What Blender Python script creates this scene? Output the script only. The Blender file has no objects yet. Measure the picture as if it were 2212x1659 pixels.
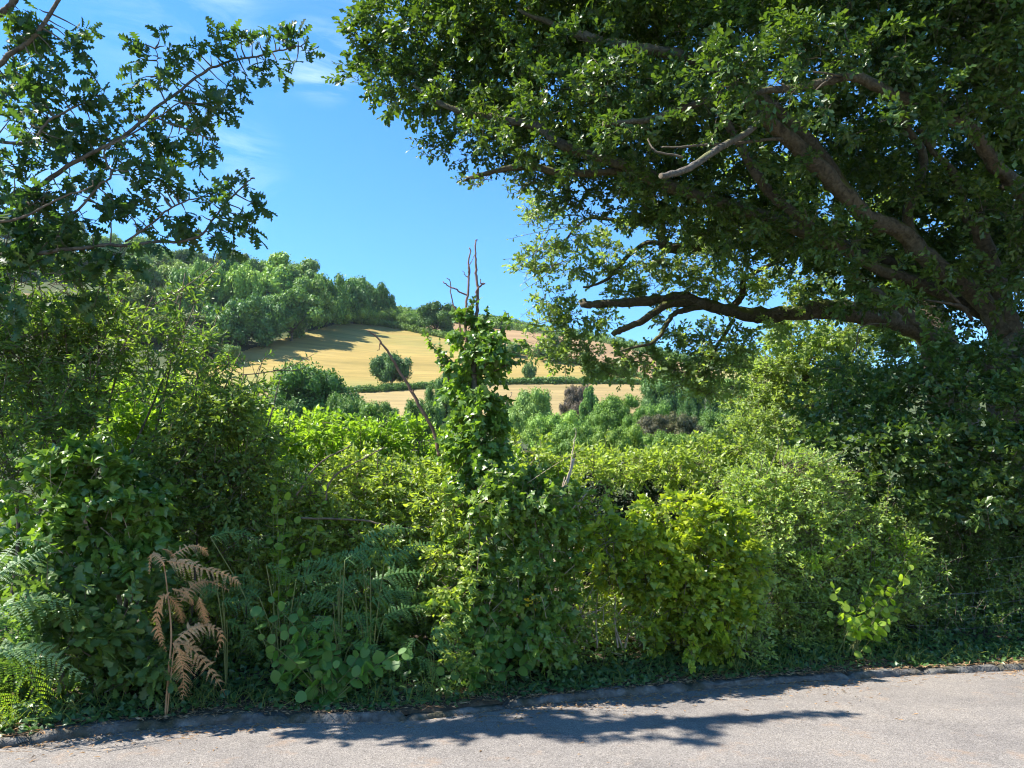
import bpy, math, random
import numpy as np
from math import radians, sin, cos, pi, atan, tan

# ------------------------------------------------------------------ basics
SC = bpy.context.scene
HAZE = 0.00006
COL = SC.collection
PX = 2212.0; PY = 1659.0; F = 780.0 * PX / 1024.0      # working grid in which the photograph was measured
PITCH = radians(9.8)
CP, SP = cos(PITCH), sin(PITCH)
CAMZ = 1.6

def rng(seed): return np.random.default_rng(seed)

def ray(x, y):
    dx = (x - PX / 2) / F; dy = (PY / 2 - y) / F
    return dx, CP - dy * SP, SP + dy * CP

def W(x, y, Y):
    a, b, c = ray(x, y); t = Y / b
    return np.array([a * t, Y, CAMZ + c * t])

def G(x, y, z=0.0):
    a, b, c = ray(x, y); t = (z - CAMZ) / c
    return np.array([a * t, b * t, z])

def unit(v):
    v = np.asarray(v, float)
    n = np.linalg.norm(v, axis=-1, keepdims=True); n[n < 1e-9] = 1
    return v / n

# kerb line (road edge), measured on the ground plane
KPIX = [(-400, 1650), (-160, 1630), (0, 1617), (150, 1596), (300, 1577), (480, 1566), (650, 1561), (870, 1559), (980, 1545), (1150, 1524), (1400, 1500),
        (1700, 1475), (2000, 1457), (2212, 1447), (2500, 1437), (2900, 1424)]
KP = np.array([G(x, y)[:2] for x, y in KPIX])
KP = np.vstack([[-26, KP[0, 1] - 3.0], [-14, KP[0, 1] - 1.4], KP, [KP[-1, 0] + 14, KP[-1, 1] + 2.0], [60, KP[-1, 1] + 5]])
KP = KP[np.argsort(KP[:, 0])]
_kx = np.linspace(KP[0, 0], KP[-1, 0], 3000)
_ky = np.interp(_kx, KP[:, 0], KP[:, 1])
_ker = np.hanning(25); _ker /= _ker.sum()
_ky = np.convolve(np.pad(_ky, 12, mode='edge'), _ker, mode='valid')
def kerb_y(x): return np.interp(x, _kx, _ky)

def WK(x, y, d):
    """the point seen at (x, y) that stands d metres beyond the kerb"""
    Y = 7.0
    for _ in range(25):
        p = W(x, y, Y); Y = 0.5 * Y + 0.5 * (kerb_y(p[0]) + d)
    return W(x, y, Y)

# ------------------------------------------------------------------ terrain
SKY_U = [-900, -300, 0, 430, 640, 840, 1000, 1130, 1300, 1480, 1640, 1800, 2212, 3200]
SKY_V = [470, 480, 515, 592, 632, 690, 705, 716, 741, 787, 803, 812, 822, 840]
_sa = np.array([ray(u, v)[0] / ray(u, v)[1] for u, v in zip(SKY_U, SKY_V)])
_se = np.array([ray(u, v)[2] / ray(u, v)[1] for u, v in zip(SKY_U, SKY_V)])
def _terr0(x, y):
    x = np.asarray(x, float); y = np.asarray(y, float)
    a = x / np.maximum(y, 60.0)
    e = np.interp(a, _sa, _se)
    z500 = e * 500 + 1.6
    ys = [-4000, 9, 14, 28, 45, 60, 80, 115, 140, 170, 205]
    zs = [-0.06, -0.06, -0.3, -.2, 2.2, 5.0, 7.8, 12.2, 18.0, 25.6, 37.2]
    z = np.interp(y, ys, zs)
    t = np.clip((y - 205) / 295, 0, 1)
    t2 = t + 0.10 * np.sin(pi * t)
    zf = 37.2 + (z500 - 37.2) * t2
    zf = np.where(y > 500, z500 + (y - 500) * 0.03 - np.maximum(0, y - 640) ** 1.0 * 0.12, zf)
    return np.where(y > 205, zf, z)
def terr(x, y):
    s = 0
    for d, w in ((-9, 1), (0, 2), (9, 1)):
        k = np.clip((np.asarray(y, float) - 20) / 30, 0, 1)
        s = s + w * _terr0(x, y + d * k)
    x = np.asarray(x, float)
    return s / 4 + np.clip((np.asarray(y, float) - 90) / 100, 0, 1) * (0.8 * np.sin(x * 0.021 + 1) * np.sin(np.asarray(y, float) * 0.024))

def GT(x, y):
    a, b, c = ray(x, y)
    Y = np.arange(60.0, 700.0, 0.5)
    d = CAMZ + Y * c / b - terr(a / b * Y, Y)
    i = np.where(d <= 0)[0]
    Yh = Y[i[0]] if len(i) else 500.0
    X = a / b * Yh
    return np.array([X, Yh, float(terr(X, Yh))])

# ------------------------------------------------------------------ mesh building
class MB:
    def __init__(s): s.V = []; s.F = []; s.n = 0
    def add(s, V, Fs):
        V = np.asarray(V, np.float32).reshape(-1, 3)
        for f in (Fs if isinstance(Fs, list) else [Fs]):
            s.F.append(np.asarray(f, np.int64) + s.n)
        s.V.append(V); s.n += len(V)
    def build(s, name, mat, parent=None, smooth=False, origin=None):
        V = np.vstack(s.V) if s.V else np.zeros((0, 3), np.float32)
        if origin is not None: V = V - np.asarray(origin, np.float32)
        me = bpy.data.meshes.new(name)
        lt = np.concatenate([np.full(len(f), f.shape[1]) for f in s.F])
        li = np.concatenate([f.ravel() for f in s.F])
        ls = np.concatenate([[0], np.cumsum(lt)[:-1]])
        me.vertices.add(len(V)); me.vertices.foreach_set('co', V.astype(np.float32).ravel())
        me.loops.add(len(li)); me.loops.foreach_set('vertex_index', li.astype(np.int32))
        me.polygons.add(len(lt)); me.polygons.foreach_set('loop_start', ls.astype(np.int32))
        if smooth: me.polygons.foreach_set('use_smooth', np.ones(len(lt), bool))
        me.update(calc_edges=True)
        if isinstance(mat, (list, tuple)):
            for m in mat: me.materials.append(m)
        else: me.materials.append(mat)
        o = bpy.data.objects.new(name, me); COL.objects.link(o)
        if parent is not None:
            o.parent = parent
        if origin is not None and parent is None: o.location = origin
        return o

def tag(o, label=None, cat=None, group=None, kind=None):
    if label: o['label'] = label
    if cat: o['category'] = cat
    if group: o['group'] = group
    if kind: o['kind'] = kind
    return o

def thing(name, loc, label, cat, group=None):
    o = bpy.data.objects.new(name, None); COL.objects.link(o)
    o.location = loc; o.empty_display_size = 0.3
    tag(o, label, cat, group); return o

def catmull(P, n):
    P = np.asarray(P, float)
    Q = np.vstack([2 * P[0] - P[1], P, 2 * P[-1] - P[-2]])
    out = []
    for i in range(1, len(Q) - 2):
        t = np.linspace(0, 1, n, endpoint=False)[:, None]
        a, b, c, d = Q[i - 1], Q[i], Q[i + 1], Q[i + 2]
        out.append(0.5 * ((2 * b) + (c - a) * t + (2 * a - 5 * b + 4 * c - d) * t ** 2 + (3 * b - a - 3 * c + d) * t ** 3))
    out.append(P[-1:])
    return np.vstack(out)

def tube(mb, P, R, sides=8, bump=0.0, seed=0, cap=True):
    P = np.asarray(P, float); n = len(P)
    R = np.interp(np.linspace(0, 1, n), np.linspace(0, 1, len(R)), R) if np.ndim(R) else np.full(n, R)
    T = unit(np.gradient(P, axis=0))
    ref = np.array([0, 0, 1.0]) if abs(T[0][2]) < .9 else np.array([1.0, 0, 0])
    A = unit(np.cross(T, ref)); 
    for i in range(1, n):
        a = A[i - 1] - T[i] * np.dot(A[i - 1], T[i]); A[i] = a / max(np.linalg.norm(a), 1e-6)
    B = np.cross(T, A)
    g = rng(seed)
    th = np.arange(sides) * 2 * pi / sides
    rr = R[:, None] * np.ones(sides)
    if bump:
        nz = g.normal(size=(n, sides)); nz = (nz + np.roll(nz, 1, 0) + np.roll(nz, 1, 1)) / 1.7
        fl = g.normal(size=sides) * .7
        rr = rr * (1 + bump * (nz + fl))
    V = P[:, None, :] + rr[..., None] * (np.cos(th)[None, :, None] * A[:, None, :] + np.sin(th)[None, :, None] * B[:, None, :])
    i, j = np.meshgrid(np.arange(n - 1), np.arange(sides), indexing='ij')
    j2 = (j + 1) % sides
    q = np.stack([i * sides + j, i * sides + j2, (i + 1) * sides + j2, (i + 1) * sides + j], -1).reshape(-1, 4)
    V = V.reshape(-1, 3); fs = [q]
    if cap:
        c0 = len(V); V = np.vstack([V, P[0], P[-1]])
        k = np.arange(sides); k2 = (k + 1) % sides
        fs.append(np.stack([np.full(sides, c0), k2, k], -1))
        b = (n - 1) * sides
        fs.append(np.stack([np.full(sides, c0 + 1), b + k, b + k2], -1))
    mb.add(V, fs)

def sticks(mb, A, B, ra, rb, sides=3, bow=0.0, seed=0):
    """many thin twigs at once, from A to B, bent in the middle"""
    A = np.asarray(A, float); B = np.asarray(B, float); N = len(A)
    if N == 0: return
    g = rng(seed)
    ra = np.broadcast_to(np.asarray(ra, float), (N,)); rb = np.broadcast_to(np.asarray(rb, float), (N,))
    T = unit(B - A); L = np.linalg.norm(B - A, axis=1)[:, None]
    M = (A + B) / 2 + g.normal(size=(N, 3)) * L * bow
    X = unit(np.cross(T, g.normal(size=(N, 3)))); Z = np.cross(T, X)
    Vs = []
    for P, r in ((A, ra), (M, (ra + rb) / 2), (B, rb)):
        for k in range(sides):
            Vs.append(P + r[:, None] * (X * cos(2 * pi * k / sides) + Z * sin(2 * pi * k / sides)))
    V = np.stack(Vs, 1)
    q = []
    for i in range(2):
        for k in range(sides):
            k2 = (k + 1) % sides
            q.append([i * sides + k, i * sides + k2, (i + 1) * sides + k2, (i + 1) * sides + k])
    q = np.array(q)[None] + (np.arange(N) * 3 * sides)[:, None, None]
    mb.add(V.reshape(-1, 3), q.reshape(-1, 4))

# ------------------------------------------------------------------ leaves
def strip_leaf(ts, ws, fold=.12, curl=.18):
    V = []; Fq = []
    for t, w in zip(ts, ws):
        z = -curl * t * t
        V += [(-w, t, z + fold * w), (0, t, z - fold * .3), (w, t, z + fold * w)]
    for i in range(len(ts) - 1):
        a = 3 * i
        Fq += [(a, a + 1, a + 4, a + 3), (a + 1, a + 2, a + 5, a + 4)]
    return np.array(V, float), np.array(Fq)
def fan_leaf(pts, c=(0, .4, .06), droop=.2):
    h = [(x, y, -droop * (y * y) + .0) for x, y in pts]
    V = np.array([c] + h, float); n = len(h)
    return V, np.array([(0, 1 + i, 1 + (i + 1) % n) for i in range(n)])
OAK = strip_leaf([0, .1, .2, .32, .44, .56, .66, .78, .88, 1], [.015, .04, .15, .09, .25, .14, .31, .17, .22, .05])
OAK_SPIKY = strip_leaf([0, .12, .24, .34, .47, .56, .70, .78, .90, 1], [.015, .05, .22, .07, .34, .09, .36, .10, .22, .02], .15, .22)
OAK_LOW = strip_leaf([0, .22, .4, .65, .8, 1], [.02, .17, .12, .31, .2, .05])
IVY = fan_leaf([(0, .06), (.22, -.08), (.42, .12), (.55, .34), (.25, .5), (.2, .72), (0, 1.0), (-.2, .72), (-.25, .5), (-.55, .34), (-.42, .12), (-.22, -.08)])
IVY_LOW = fan_leaf([(0, 0), (.5, .12), (.26, .52), (0, 1), (-.26, .52), (-.5, .12)])
ROUND = fan_leaf([(0, 0), (.3, .03), (.46, .3), (.45, .62), (.25, .86), (0, 1.0), (-.25, .86), (-.45, .62), (-.46, .3), (-.3, .03)], (0, .45, .0), .15)
SIMPLE = (np.array([(0, 0, 0), (-.24, .42, .05), (0, 1, -.12), (.24, .42, .05)], float), np.array([(0, 2, 1), (0, 3, 2)]))
OVATE = strip_leaf([0, .3, .65, 1], [.03, .25, .21, .01], .2, .2)
NARROW = strip_leaf([0, .3, .65, 1], [.02, .15, .14, .01], .2, .25)
BLADE = strip_leaf([0, .4, .75, 1], [.02, .018, .012, .001], .1, .5)

def leaves(mb, pos, d, nrm, size, tmpl, wid=1.0):
    tv, tf = tmpl
    N = len(pos)
    if N == 0: return
    y = unit(d); x = unit(np.cross(y, nrm)); z = np.cross(x, y)
    size = np.broadcast_to(np.asarray(size, float), (N,))
    V = pos[:, None, :] + size[:, None, None] * (tv[None, :, 0:1] * wid * x[:, None, :] + tv[None, :, 1:2] * y[:, None, :] + tv[None, :, 2:3] * z[:, None, :])
    k = len(tv)
    f = tf[None] + (np.arange(N) * k)[:, None, None]
    mb.add(V.reshape(-1, 3), f.reshape(-1, tf.shape[1]))

def sprays(g, P, D, n, L, spread=.9, droop=.15, flat=.5, up=.8, tilt=.55):
    """n leaves set along each of the short shoots that start at P and run along D"""
    N = len(P); D = unit(D)
    a = unit(np.cross(D, g.normal(size=(N, 3)) * .3 + np.array([0, 0, 1.0]))); b = np.cross(a, D)
    i = np.tile(np.arange(n), (N, 1)); t = (i + .6 + g.uniform(-.3, .3, (N, n))) / n
    ph = i * 2.4 + g.uniform(0, 6.28, (N, 1)) + g.normal(size=(N, n)) * .3
    e = np.cos(ph)[..., None] * a[:, None] + flat * np.sin(ph)[..., None] * b[:, None]
    LL = np.asarray(L) * np.ones((N, 1))
    pos = P[:, None] + D[:, None] * (t * LL)[..., None]
    pos[..., 2] -= droop * LL * t * t
    d = unit(D[:, None] * (.35 + .75 * t[..., None]) + e * spread + np.array([0, 0, -droop]))
    nr = unit(np.array([0, 0, up]) + D[:, None] * .2 + g.normal(size=(N, n, 3)) * tilt)
    return pos.reshape(-1, 3), d.reshape(-1, 3), nr.reshape(-1, 3)

def pad_points(g, c, r, K, m, sub, shell=.45, outb=.7):
    """points gathered in K clumps inside an ellipsoid; D runs outwards and up"""
    u = unit(g.normal(size=(K, 3))); rad = g.uniform(shell, 1.0, (K, 1)) ** .7
    cc = u * rad
    C = c + cc * r
    p = C[:, None] + unit(g.normal(size=(K, m, 3))) * (g.uniform(0, 1, (K, m, 1)) ** .5) * np.asarray(sub)
    D = outb * unit(cc * np.array([1, 1, 1.0]))[:, None] + g.normal(size=(K, m, 3)) * .45 + np.array([0, 0, .25])
    return p.reshape(-1, 3), D.reshape(-1, 3)

class Plant:
    """gathers leaves and twigs for one plant"""
    def __init__(s, seed): s.g = rng(seed); s.L = MB(); s.T = MB(); s.seed = seed; s.nl = 0
    def pad(s, c, r, tmpl, size, layers=3.0, n=7, L=None, sub=None, shell=.4, spread=.9, droop=.15, up=.8, tilt=.55, wid=1.0, outb=.7, twig=.25, m=6, flat=.5, sizej=.25, twr=.004):
        g = s.g; r = np.asarray(r, float)
        area = pi * r[0] * r[2]
        la = .36 * size * size * (wid if wid else 1)
        N = max(4, int(layers * area / la / n))
        L = L or size * 1.9
        sub = sub if sub is not None else min(.32 * r.min() + .05, .35)
        K = max(2, N // m)
        P, D = pad_points(g, np.asarray(c, float), r, K, m, sub, shell, outb)
        pos, d, nr = sprays(g, P, D, n, L, spread, droop, flat, up, tilt)
        leaves(s.L, pos, d, nr, size * g.uniform(1 - sizej, 1 + sizej, len(pos)), tmpl, wid)
        s.nl += len(pos)
        if twig:
            k = g.uniform(size=len(P)) < twig
            Du = unit(D[k])
            sticks(s.T, P[k] - Du * L * .9, P[k] + Du * L * .7, twr, twr * .5, 3, .06, s.seed)
    def rosettes(s, pts, tmpl, size, n=8, L=.12, D=None, up=.6, tilt=.6, spread=1.0, droop=.2):
        g = s.g; P = np.asarray(pts, float)
        D = D if D is not None else g.normal(size=P.shape) + np.array([0, 0, .3])
        pos, d, nr = sprays(g, P, D, n, L, spread, droop, .8, up, tilt)
        leaves(s.L, pos, d, nr, size * g.uniform(.7, 1.2, len(pos)), tmpl); s.nl += len(pos)
    def shoot(s, P, tmpl, size, n=16, r=.005, wid=1., up=.6, spread=.9, tilt=.5, t0=.15, droop=.1):
        g = s.g; C = catmull(P, 8)
        tube(s.T, C, [r, r * .4], 4)
        t = np.linspace(t0, 1, n) * (len(C) - 1)
        pos = np.stack([np.interp(t, np.arange(len(C)), C[:, k]) for k in range(3)], 1)
        T = unit(np.gradient(C, axis=0)); D = np.stack([np.interp(t, np.arange(len(C)), T[:, k]) for k in range(3)], 1)
        a = unit(np.cross(D, g.normal(size=(n, 3)) * .5 + np.array([.2, 1, .1])))
        sgn = np.where(np.arange(n) % 2, 1., -1.)[:, None]
        d = D * .45 + a * sgn * spread + g.normal(size=(n, 3)) * .25 + np.array([0, 0, -droop])
        d[-1] = D[-1]
        leaves(s.L, pos, d, np.array([0, -.25, up]) + g.normal(size=(n, 3)) * tilt, size * g.uniform(.75, 1.2, n) * np.linspace(1.05, .7, n), tmpl, wid)
        s.nl += n

# ------------------------------------------------------------------ materials
def nodes(name):
    m = bpy.data.materials.new(name); m.use_nodes = True
    nt = m.node_tree; nt.nodes.clear()
    return m, nt, nt.nodes.new
def link(nt, a, b): nt.links.new(a, b)
def ramp(N, stops, interp='LINEAR'):
    r = N('ShaderNodeValToRGB'); r.color_ramp.interpolation = interp
    el = r.color_ramp.elements
    while len(el) < len(stops): el.new(0.5)
    for e, (p, c) in zip(el, stops): e.position = p; e.color = (*c, 1) if len(c) == 3 else c
    return r

def leaf_mat(name, lo, hi, trans=.38, rough=.42, spec=.45, clump=.8, objcol=False, odd=None, tcol=(1.7, 1.75, .5), nscale=None):
    m, nt, N = nodes(name)
    k_ = 1.12 if 'oak' in name or 'holly' in name else 1.27; lo = tuple(c * k_ for c in lo); hi = tuple(c * k_ for c in hi); trans = min(.55, trans + .07)
    out = N('ShaderNodeOutputMaterial'); geo = N('ShaderNodeNewGeometry'); tc = N('ShaderNodeTexCoord')
    nz = N('ShaderNodeTexNoise'); nz.inputs['Scale'].default_value = nscale or clump; nz.inputs['Detail'].default_value = 3
    link(nt, tc.outputs['Object'], nz.inputs['Vector'])
    mx = N('ShaderNodeMath'); mx.operation = 'MULTIPLY_ADD'
    link(nt, geo.outputs['Random Per Island'], mx.inputs[0]); mx.inputs[1].default_value = .62
    mr = N('ShaderNodeMapRange'); mr.inputs['From Min'].default_value = .3; mr.inputs['From Max'].default_value = .7
    mr.inputs['To Min'].default_value = 0; mr.inputs['To Max'].default_value = .38
    link(nt, nz.outputs['Fac'], mr.inputs['Value']); link(nt, mr.outputs[0], mx.inputs[2])
    stops = [(0, lo), (.55, tuple((a + b) / 2 for a, b in zip(lo, hi))), (.93, hi)]
    if odd: stops += [(.965, hi), (.985, odd)]
    rp = ramp(N, stops); link(nt, mx.outputs[0], rp.inputs[0])
    colr = rp.outputs[0]
    if objcol:
        oi = N('ShaderNodeObjectInfo'); mm = N('ShaderNodeMix'); mm.data_type = 'RGBA'; mm.blend_type = 'MULTIPLY'; mm.inputs[0].default_value = 1
        link(nt, colr, mm.inputs[6]); link(nt, oi.outputs['Color'], mm.inputs[7]); colr = mm.outputs[2]
    bs = N('ShaderNodeBsdfPrincipled'); bs.inputs['Roughness'].default_value = rough; bs.inputs['Specular IOR Level'].default_value = spec
    link(nt, colr, bs.inputs['Base Color'])
    tr = N('ShaderNodeBsdfTranslucent')
    tm = N('ShaderNodeMix'); tm.data_type = 'RGBA'; tm.blend_type = 'MULTIPLY'; tm.inputs[0].default_value = 1
    tm.inputs[7].default_value = (*tcol, 1); tm.clamp_result = False
    link(nt, colr, tm.inputs[6]); link(nt, tm.outputs[2], tr.inputs['Color'])
    ms = N('ShaderNodeMixShader'); ms.inputs[0].default_value = trans
    link(nt, bs.outputs[0], ms.inputs[1]); link(nt, tr.outputs[0], ms.inputs[2]); link(nt, ms.outputs[0], out.inputs['Surface'])
    return m

def bark_mat(name, dark, light, moss=None, mossy=.5, scale=14, bump=.5, lichen=None):
    m, nt, N = nodes(name)
    out = N('ShaderNodeOutputMaterial'); bs = N('ShaderNodeBsdfPrincipled'); bs.inputs['Roughness'].default_value = .9
    bs.inputs['Specular IOR Level'].default_value = .15
    tc = N('ShaderNodeTexCoord')
    vo = N('ShaderNodeTexVoronoi'); vo.inputs['Scale'].default_value = scale; vo.feature = 'DISTANCE_TO_EDGE'
    nz = N('ShaderNodeTexNoise'); nz.inputs['Scale'].default_value = scale * .6; nz.inputs['Detail'].default_value = 6; nz.inputs['Distortion'].default_value = 1.2
    ad = N('ShaderNodeVectorMath'); ad.operation = 'ADD'
    sc = N('ShaderNodeVectorMath'); sc.operation = 'SCALE'; sc.inputs['Scale'].default_value = .12
    link(nt, tc.outputs['Object'], nz.inputs['Vector']); link(nt, nz.outputs['Color'], sc.inputs[0])
    link(nt, tc.outputs['Object'], ad.inputs[0]); link(nt, sc.outputs[0], ad.inputs[1]); link(nt, ad.outputs[0], vo.inputs['Vector'])
    rp = ramp(N, [(.25, dark), (.6, light), (.85, tuple(min(1, c * 1.35) for c in light))])
    mul = N('ShaderNodeMath'); mul.operation = 'MULTIPLY_ADD'; mul.inputs[1].default_value = .5
    link(nt, vo.outputs['Distance'], mul.inputs[0]); link(nt, nz.outputs['Fac'], mul.inputs[2]); link(nt, mul.outputs[0], rp.inputs[0])
    colr = rp.outputs[0]
    if moss:
        geo = N('ShaderNodeNewGeometry'); sp = N('ShaderNodeSeparateXYZ'); link(nt, geo.outputs['Normal'], sp.inputs[0])
        n2 = N('ShaderNodeTexNoise'); n2.inputs['Scale'].default_value = 3.5; n2.inputs['Detail'].default_value = 5
        link(nt, tc.outputs['Object'], n2.inputs['Vector'])
        a = N('ShaderNodeMath'); a.operation = 'MULTIPLY_ADD'; a.inputs[1].default_value = .35; link(nt, sp.outputs['Z'], a.inputs[0]); link(nt, n2.outputs['Fac'], a.inputs[2])
        mr = N('ShaderNodeMapRange'); mr.inputs['From Min'].default_value = 1 - mossy; mr.inputs['From Max'].default_value = 1.15 - mossy
        link(nt, a.outputs[0], mr.inputs['Value'])
        mm = N('ShaderNodeMix'); mm.data_type = 'RGBA'; link(nt, mr.outputs[0], mm.inputs[0]); link(nt, colr, mm.inputs[6]); mm.inputs[7].default_value = (*moss, 1)
        colr = mm.outputs[2]
    link(nt, colr, bs.inputs['Base Color'])
    bp = N('ShaderNodeBump'); bp.inputs['Strength'].default_value = bump; bp.inputs['Distance'].default_value = .03
    link(nt, mul.outputs[0], bp.inputs['Height']); link(nt, bp.outputs[0], bs.inputs['Normal'])
    link(nt, bs.outputs[0], out.inputs['Surface'])
    return m

def noise_mat(name, stops, scale, detail=5, rough=.95, bump=0, bscale=None, stretch=(1, 1, 1), second=None):
    m, nt, N = nodes(name)
    out = N('ShaderNodeOutputMaterial'); bs = N('ShaderNodeBsdfPrincipled'); bs.inputs['Roughness'].default_value = rough
    bs.inputs['Specular IOR Level'].default_value = .2
    tc = N('ShaderNodeTexCoord'); mp = N('ShaderNodeMapping'); mp.inputs['Scale'].default_value = stretch
    link(nt, tc.outputs['Object'], mp.inputs[0])
    nz = N('ShaderNodeTexNoise'); nz.inputs['Scale'].default_value = scale; nz.inputs['Detail'].default_value = detail; nz.inputs['Roughness'].default_value = .65
    link(nt, mp.outputs[0], nz.inputs['Vector'])
    rp = ramp(N, stops); link(nt, nz.outputs['Fac'], rp.inputs[0]); colr = rp.outputs[0]
    if second:
        s2, col2, lo, hi = second
        n2 = N('ShaderNodeTexNoise'); n2.inputs['Scale'].default_value = s2; n2.inputs['Detail'].default_value = 4
        link(nt, mp.outputs[0], n2.inputs['Vector'])
        mr = N('ShaderNodeMapRange'); mr.inputs['From Min'].default_value = lo; mr.inputs['From Max'].default_value = hi; link(nt, n2.outputs['Fac'], mr.inputs['Value'])
        mm = N('ShaderNodeMix'); mm.data_type = 'RGBA'; link(nt, mr.outputs[0], mm.inputs[0]); link(nt, colr, mm.inputs[6]); mm.inputs[7].default_value = (*col2, 1); colr = mm.outputs[2]
    if scale < .1:
        mp2 = N('ShaderNodeMapping'); mp2.inputs['Scale'].default_value = (.05, .55, .05); mp2.inputs['Rotation'].default_value = (0, 0, .12); link(nt, tc.outputs['Object'], mp2.inputs[0])
        n5 = N('ShaderNodeTexNoise'); n5.inputs['Scale'].default_value = 1.0; n5.inputs['Detail'].default_value = 6; n5.inputs['Roughness'].default_value = .75; link(nt, mp2.outputs[0], n5.inputs['Vector'])
        r5 = ramp(N, [(.32, (.70, .74, .72)), (.5, (.97, .97, .97)), (.66, (1.2, 1.16, 1.12))]); link(nt, n5.outputs['Fac'], r5.inputs[0])
        m5 = N('ShaderNodeMix'); m5.data_type = 'RGBA'; m5.blend_type = 'MULTIPLY'; m5.inputs[0].default_value = 1; link(nt, colr, m5.inputs[6]); link(nt, r5.outputs[0], m5.inputs[7]); colr = m5.outputs[2]
    link(nt, colr, bs.inputs['Base Color'])
    if bump:
        bp = N('ShaderNodeBump'); bp.inputs['Strength'].default_value = bump; bp.inputs['Distance'].default_value = .02
        n3 = N('ShaderNodeTexNoise'); n3.inputs['Scale'].default_value = bscale or scale; n3.inputs['Detail'].default_value = 3
        link(nt, tc.outputs['Object'], n3.inputs['Vector']); link(nt, n3.outputs['Fac'], bp.inputs['Height']); link(nt, bp.outputs[0], bs.inputs['Normal'])
    link(nt, bs.outputs[0], out.inputs['Surface'])
    return m

M = {}
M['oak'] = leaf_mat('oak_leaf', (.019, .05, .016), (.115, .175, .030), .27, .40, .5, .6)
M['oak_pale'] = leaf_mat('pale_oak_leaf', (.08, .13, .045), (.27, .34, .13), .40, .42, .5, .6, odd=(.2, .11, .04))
M['oak_dark'] = leaf_mat('turkey_oak_leaf', (.026, .064, .024), (.075, .125, .032), .36, .40, .5, .8, odd=(.24, .26, .03))
M['ivy'] = leaf_mat('ivy_leaf', (.045, .10, .02), (.145, .225, .038), .33, .34, .55, 1.2, odd=(.2, .19, .03))
M['ivy_dull'] = leaf_mat('dull_ivy_leaf', (.05, .105, .022), (.18, .25, .045), .36, .40, .5, 1.6, odd=(.24, .18, .06))
M['ivy_sunlit'] = leaf_mat('sunlit_ivy_leaf', (.045, .10, .016), (.34, .38, .04), .45, .34, .55, 1.5, odd=(.3, .25, .05))  # ivy leaf lightened; part of the bush's sunlight is in this colour
M['privet'] = leaf_mat('privet_leaf', (.05, .10, .028), (.15, .21, .048), .40, .38, .5, 1.2)
M['bramble'] = leaf_mat('bramble_leaf', (.055, .095, .024), (.16, .215, .045), .36, .45, .4, 1.4, odd=(.22, .13, .05))
M['lit'] = leaf_mat('sunlit_privet_leaf', (.085, .16, .025), (.22, .31, .045), .45, .40, .5, 1.2)  # lighter copy of the privet leaf, with the hedge top's sun in its colour
M['hedge'] = leaf_mat('hedge_leaf', (.095, .145, .034), (.27, .33, .075), .40, .40, .5, 1.2, odd=(.2, .15, .06))
M['haw'] = leaf_mat('hawthorn_leaf', (.12, .18, .05), (.31, .38, .13), .42, .40, .5, 1.4, odd=(.28, .19, .1))
M['haw_tree'] = leaf_mat('pale_tree_leaf', (.10, .15, .05), (.26, .32, .13), .42, .42, .5, .9, odd=(.25, .2, .1))
M['hazel'] = leaf_mat('hazel_leaf', (.06, .14, .035), (.14, .24, .05), .42, .5, .4, 2, odd=(.2, .24, .03))
M['hazel_lit'] = leaf_mat('sunlit_hazel_leaf', (.14, .22, .025), (.24, .32, .04), .5, .45, .4, 2)  # lit copy of the hazel leaf, sunlight mixed into its tone
M['fern'] = leaf_mat('fern_green', (.055, .13, .042), (.13, .22, .06), .38, .45, .4, 2)
M['fern_pale'] = leaf_mat('fern_pale', (.14, .22, .11), (.24, .33, .15), .38, .45, .4, 2)
M['fern_brown'] = leaf_mat('fern_dead', (.42, .22, .09), (.64, .38, .19), .25, .8, .1, 2, tcol=(1.1, .9, .7))
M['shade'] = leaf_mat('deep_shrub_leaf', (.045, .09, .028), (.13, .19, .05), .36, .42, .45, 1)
M['holly'] = leaf_mat('holly_leaf', (.008, .02, .008), (.022, .042, .016), .02, .4, .4, 1)  # near-black leaf colour stands in for the shade of the hollow
M['groundivy'] = leaf_mat('ground_ivy_leaf', (.035, .08, .03), (.085, .15, .04), .33, .38, .5, 2, odd=(.2, .13, .06))
M['litter'] = leaf_mat('dry_leaf', (.16, .09, .045), (.38, .26, .15), .15, .8, .15, 3, tcol=(1, .9, .7))
M['grass'] = leaf_mat('grass_blade', (.07, .11, .03), (.18, .20, .06), .4, .5, .3, 2)
M['far'] = leaf_mat('far_leaf', (.038, .082, .022), (.145, .215, .045), .16, .55, .25, .25, objcol=True, tcol=(1.2, 1.3, .4), nscale=2.2)
M['bark'] = bark_mat('oak_bark', (.026, .023, .018), (.105, .088, .062), (.09, .10, .025), .42, 16, .7)
M['bark_grey'] = bark_mat('grey_bark', (.035, .03, .024), (.125, .108, .088), (.13, .13, .06), .35, 20, .6)
M['bark_thin'] = bark_mat('twig_bark', (.04, .032, .024), (.12, .096, .07), None, 0, 20, .3)
M['twig'] = noise_mat('twig', [(.3, (.07, .055, .04)), (.7, (.18, .14, .10))], 20)
M['twig_pale'] = noise_mat('pale_twig', [(.3, (.22, .17, .12)), (.7, (.42, .34, .25))], 20)
M['deadwood'] = noise_mat('dead_wood', [(.3, (.10, .06, .045)), (.7, (.24, .15, .11))], 14)
M['cut'] = noise_mat('sawn_wood', [(.3, (.16, .12, .08)), (.7, (.27, .21, .15))], 20)
M['stem_brown'] = noise_mat('dry_stem', [(.3, (.28, .15, .07)), (.7, (.42, .25, .13))], 12)
M['stem_green'] = noise_mat('green_stem', [(.3, (.10, .13, .04)), (.7, (.18, .18, .07))], 12)
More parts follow.
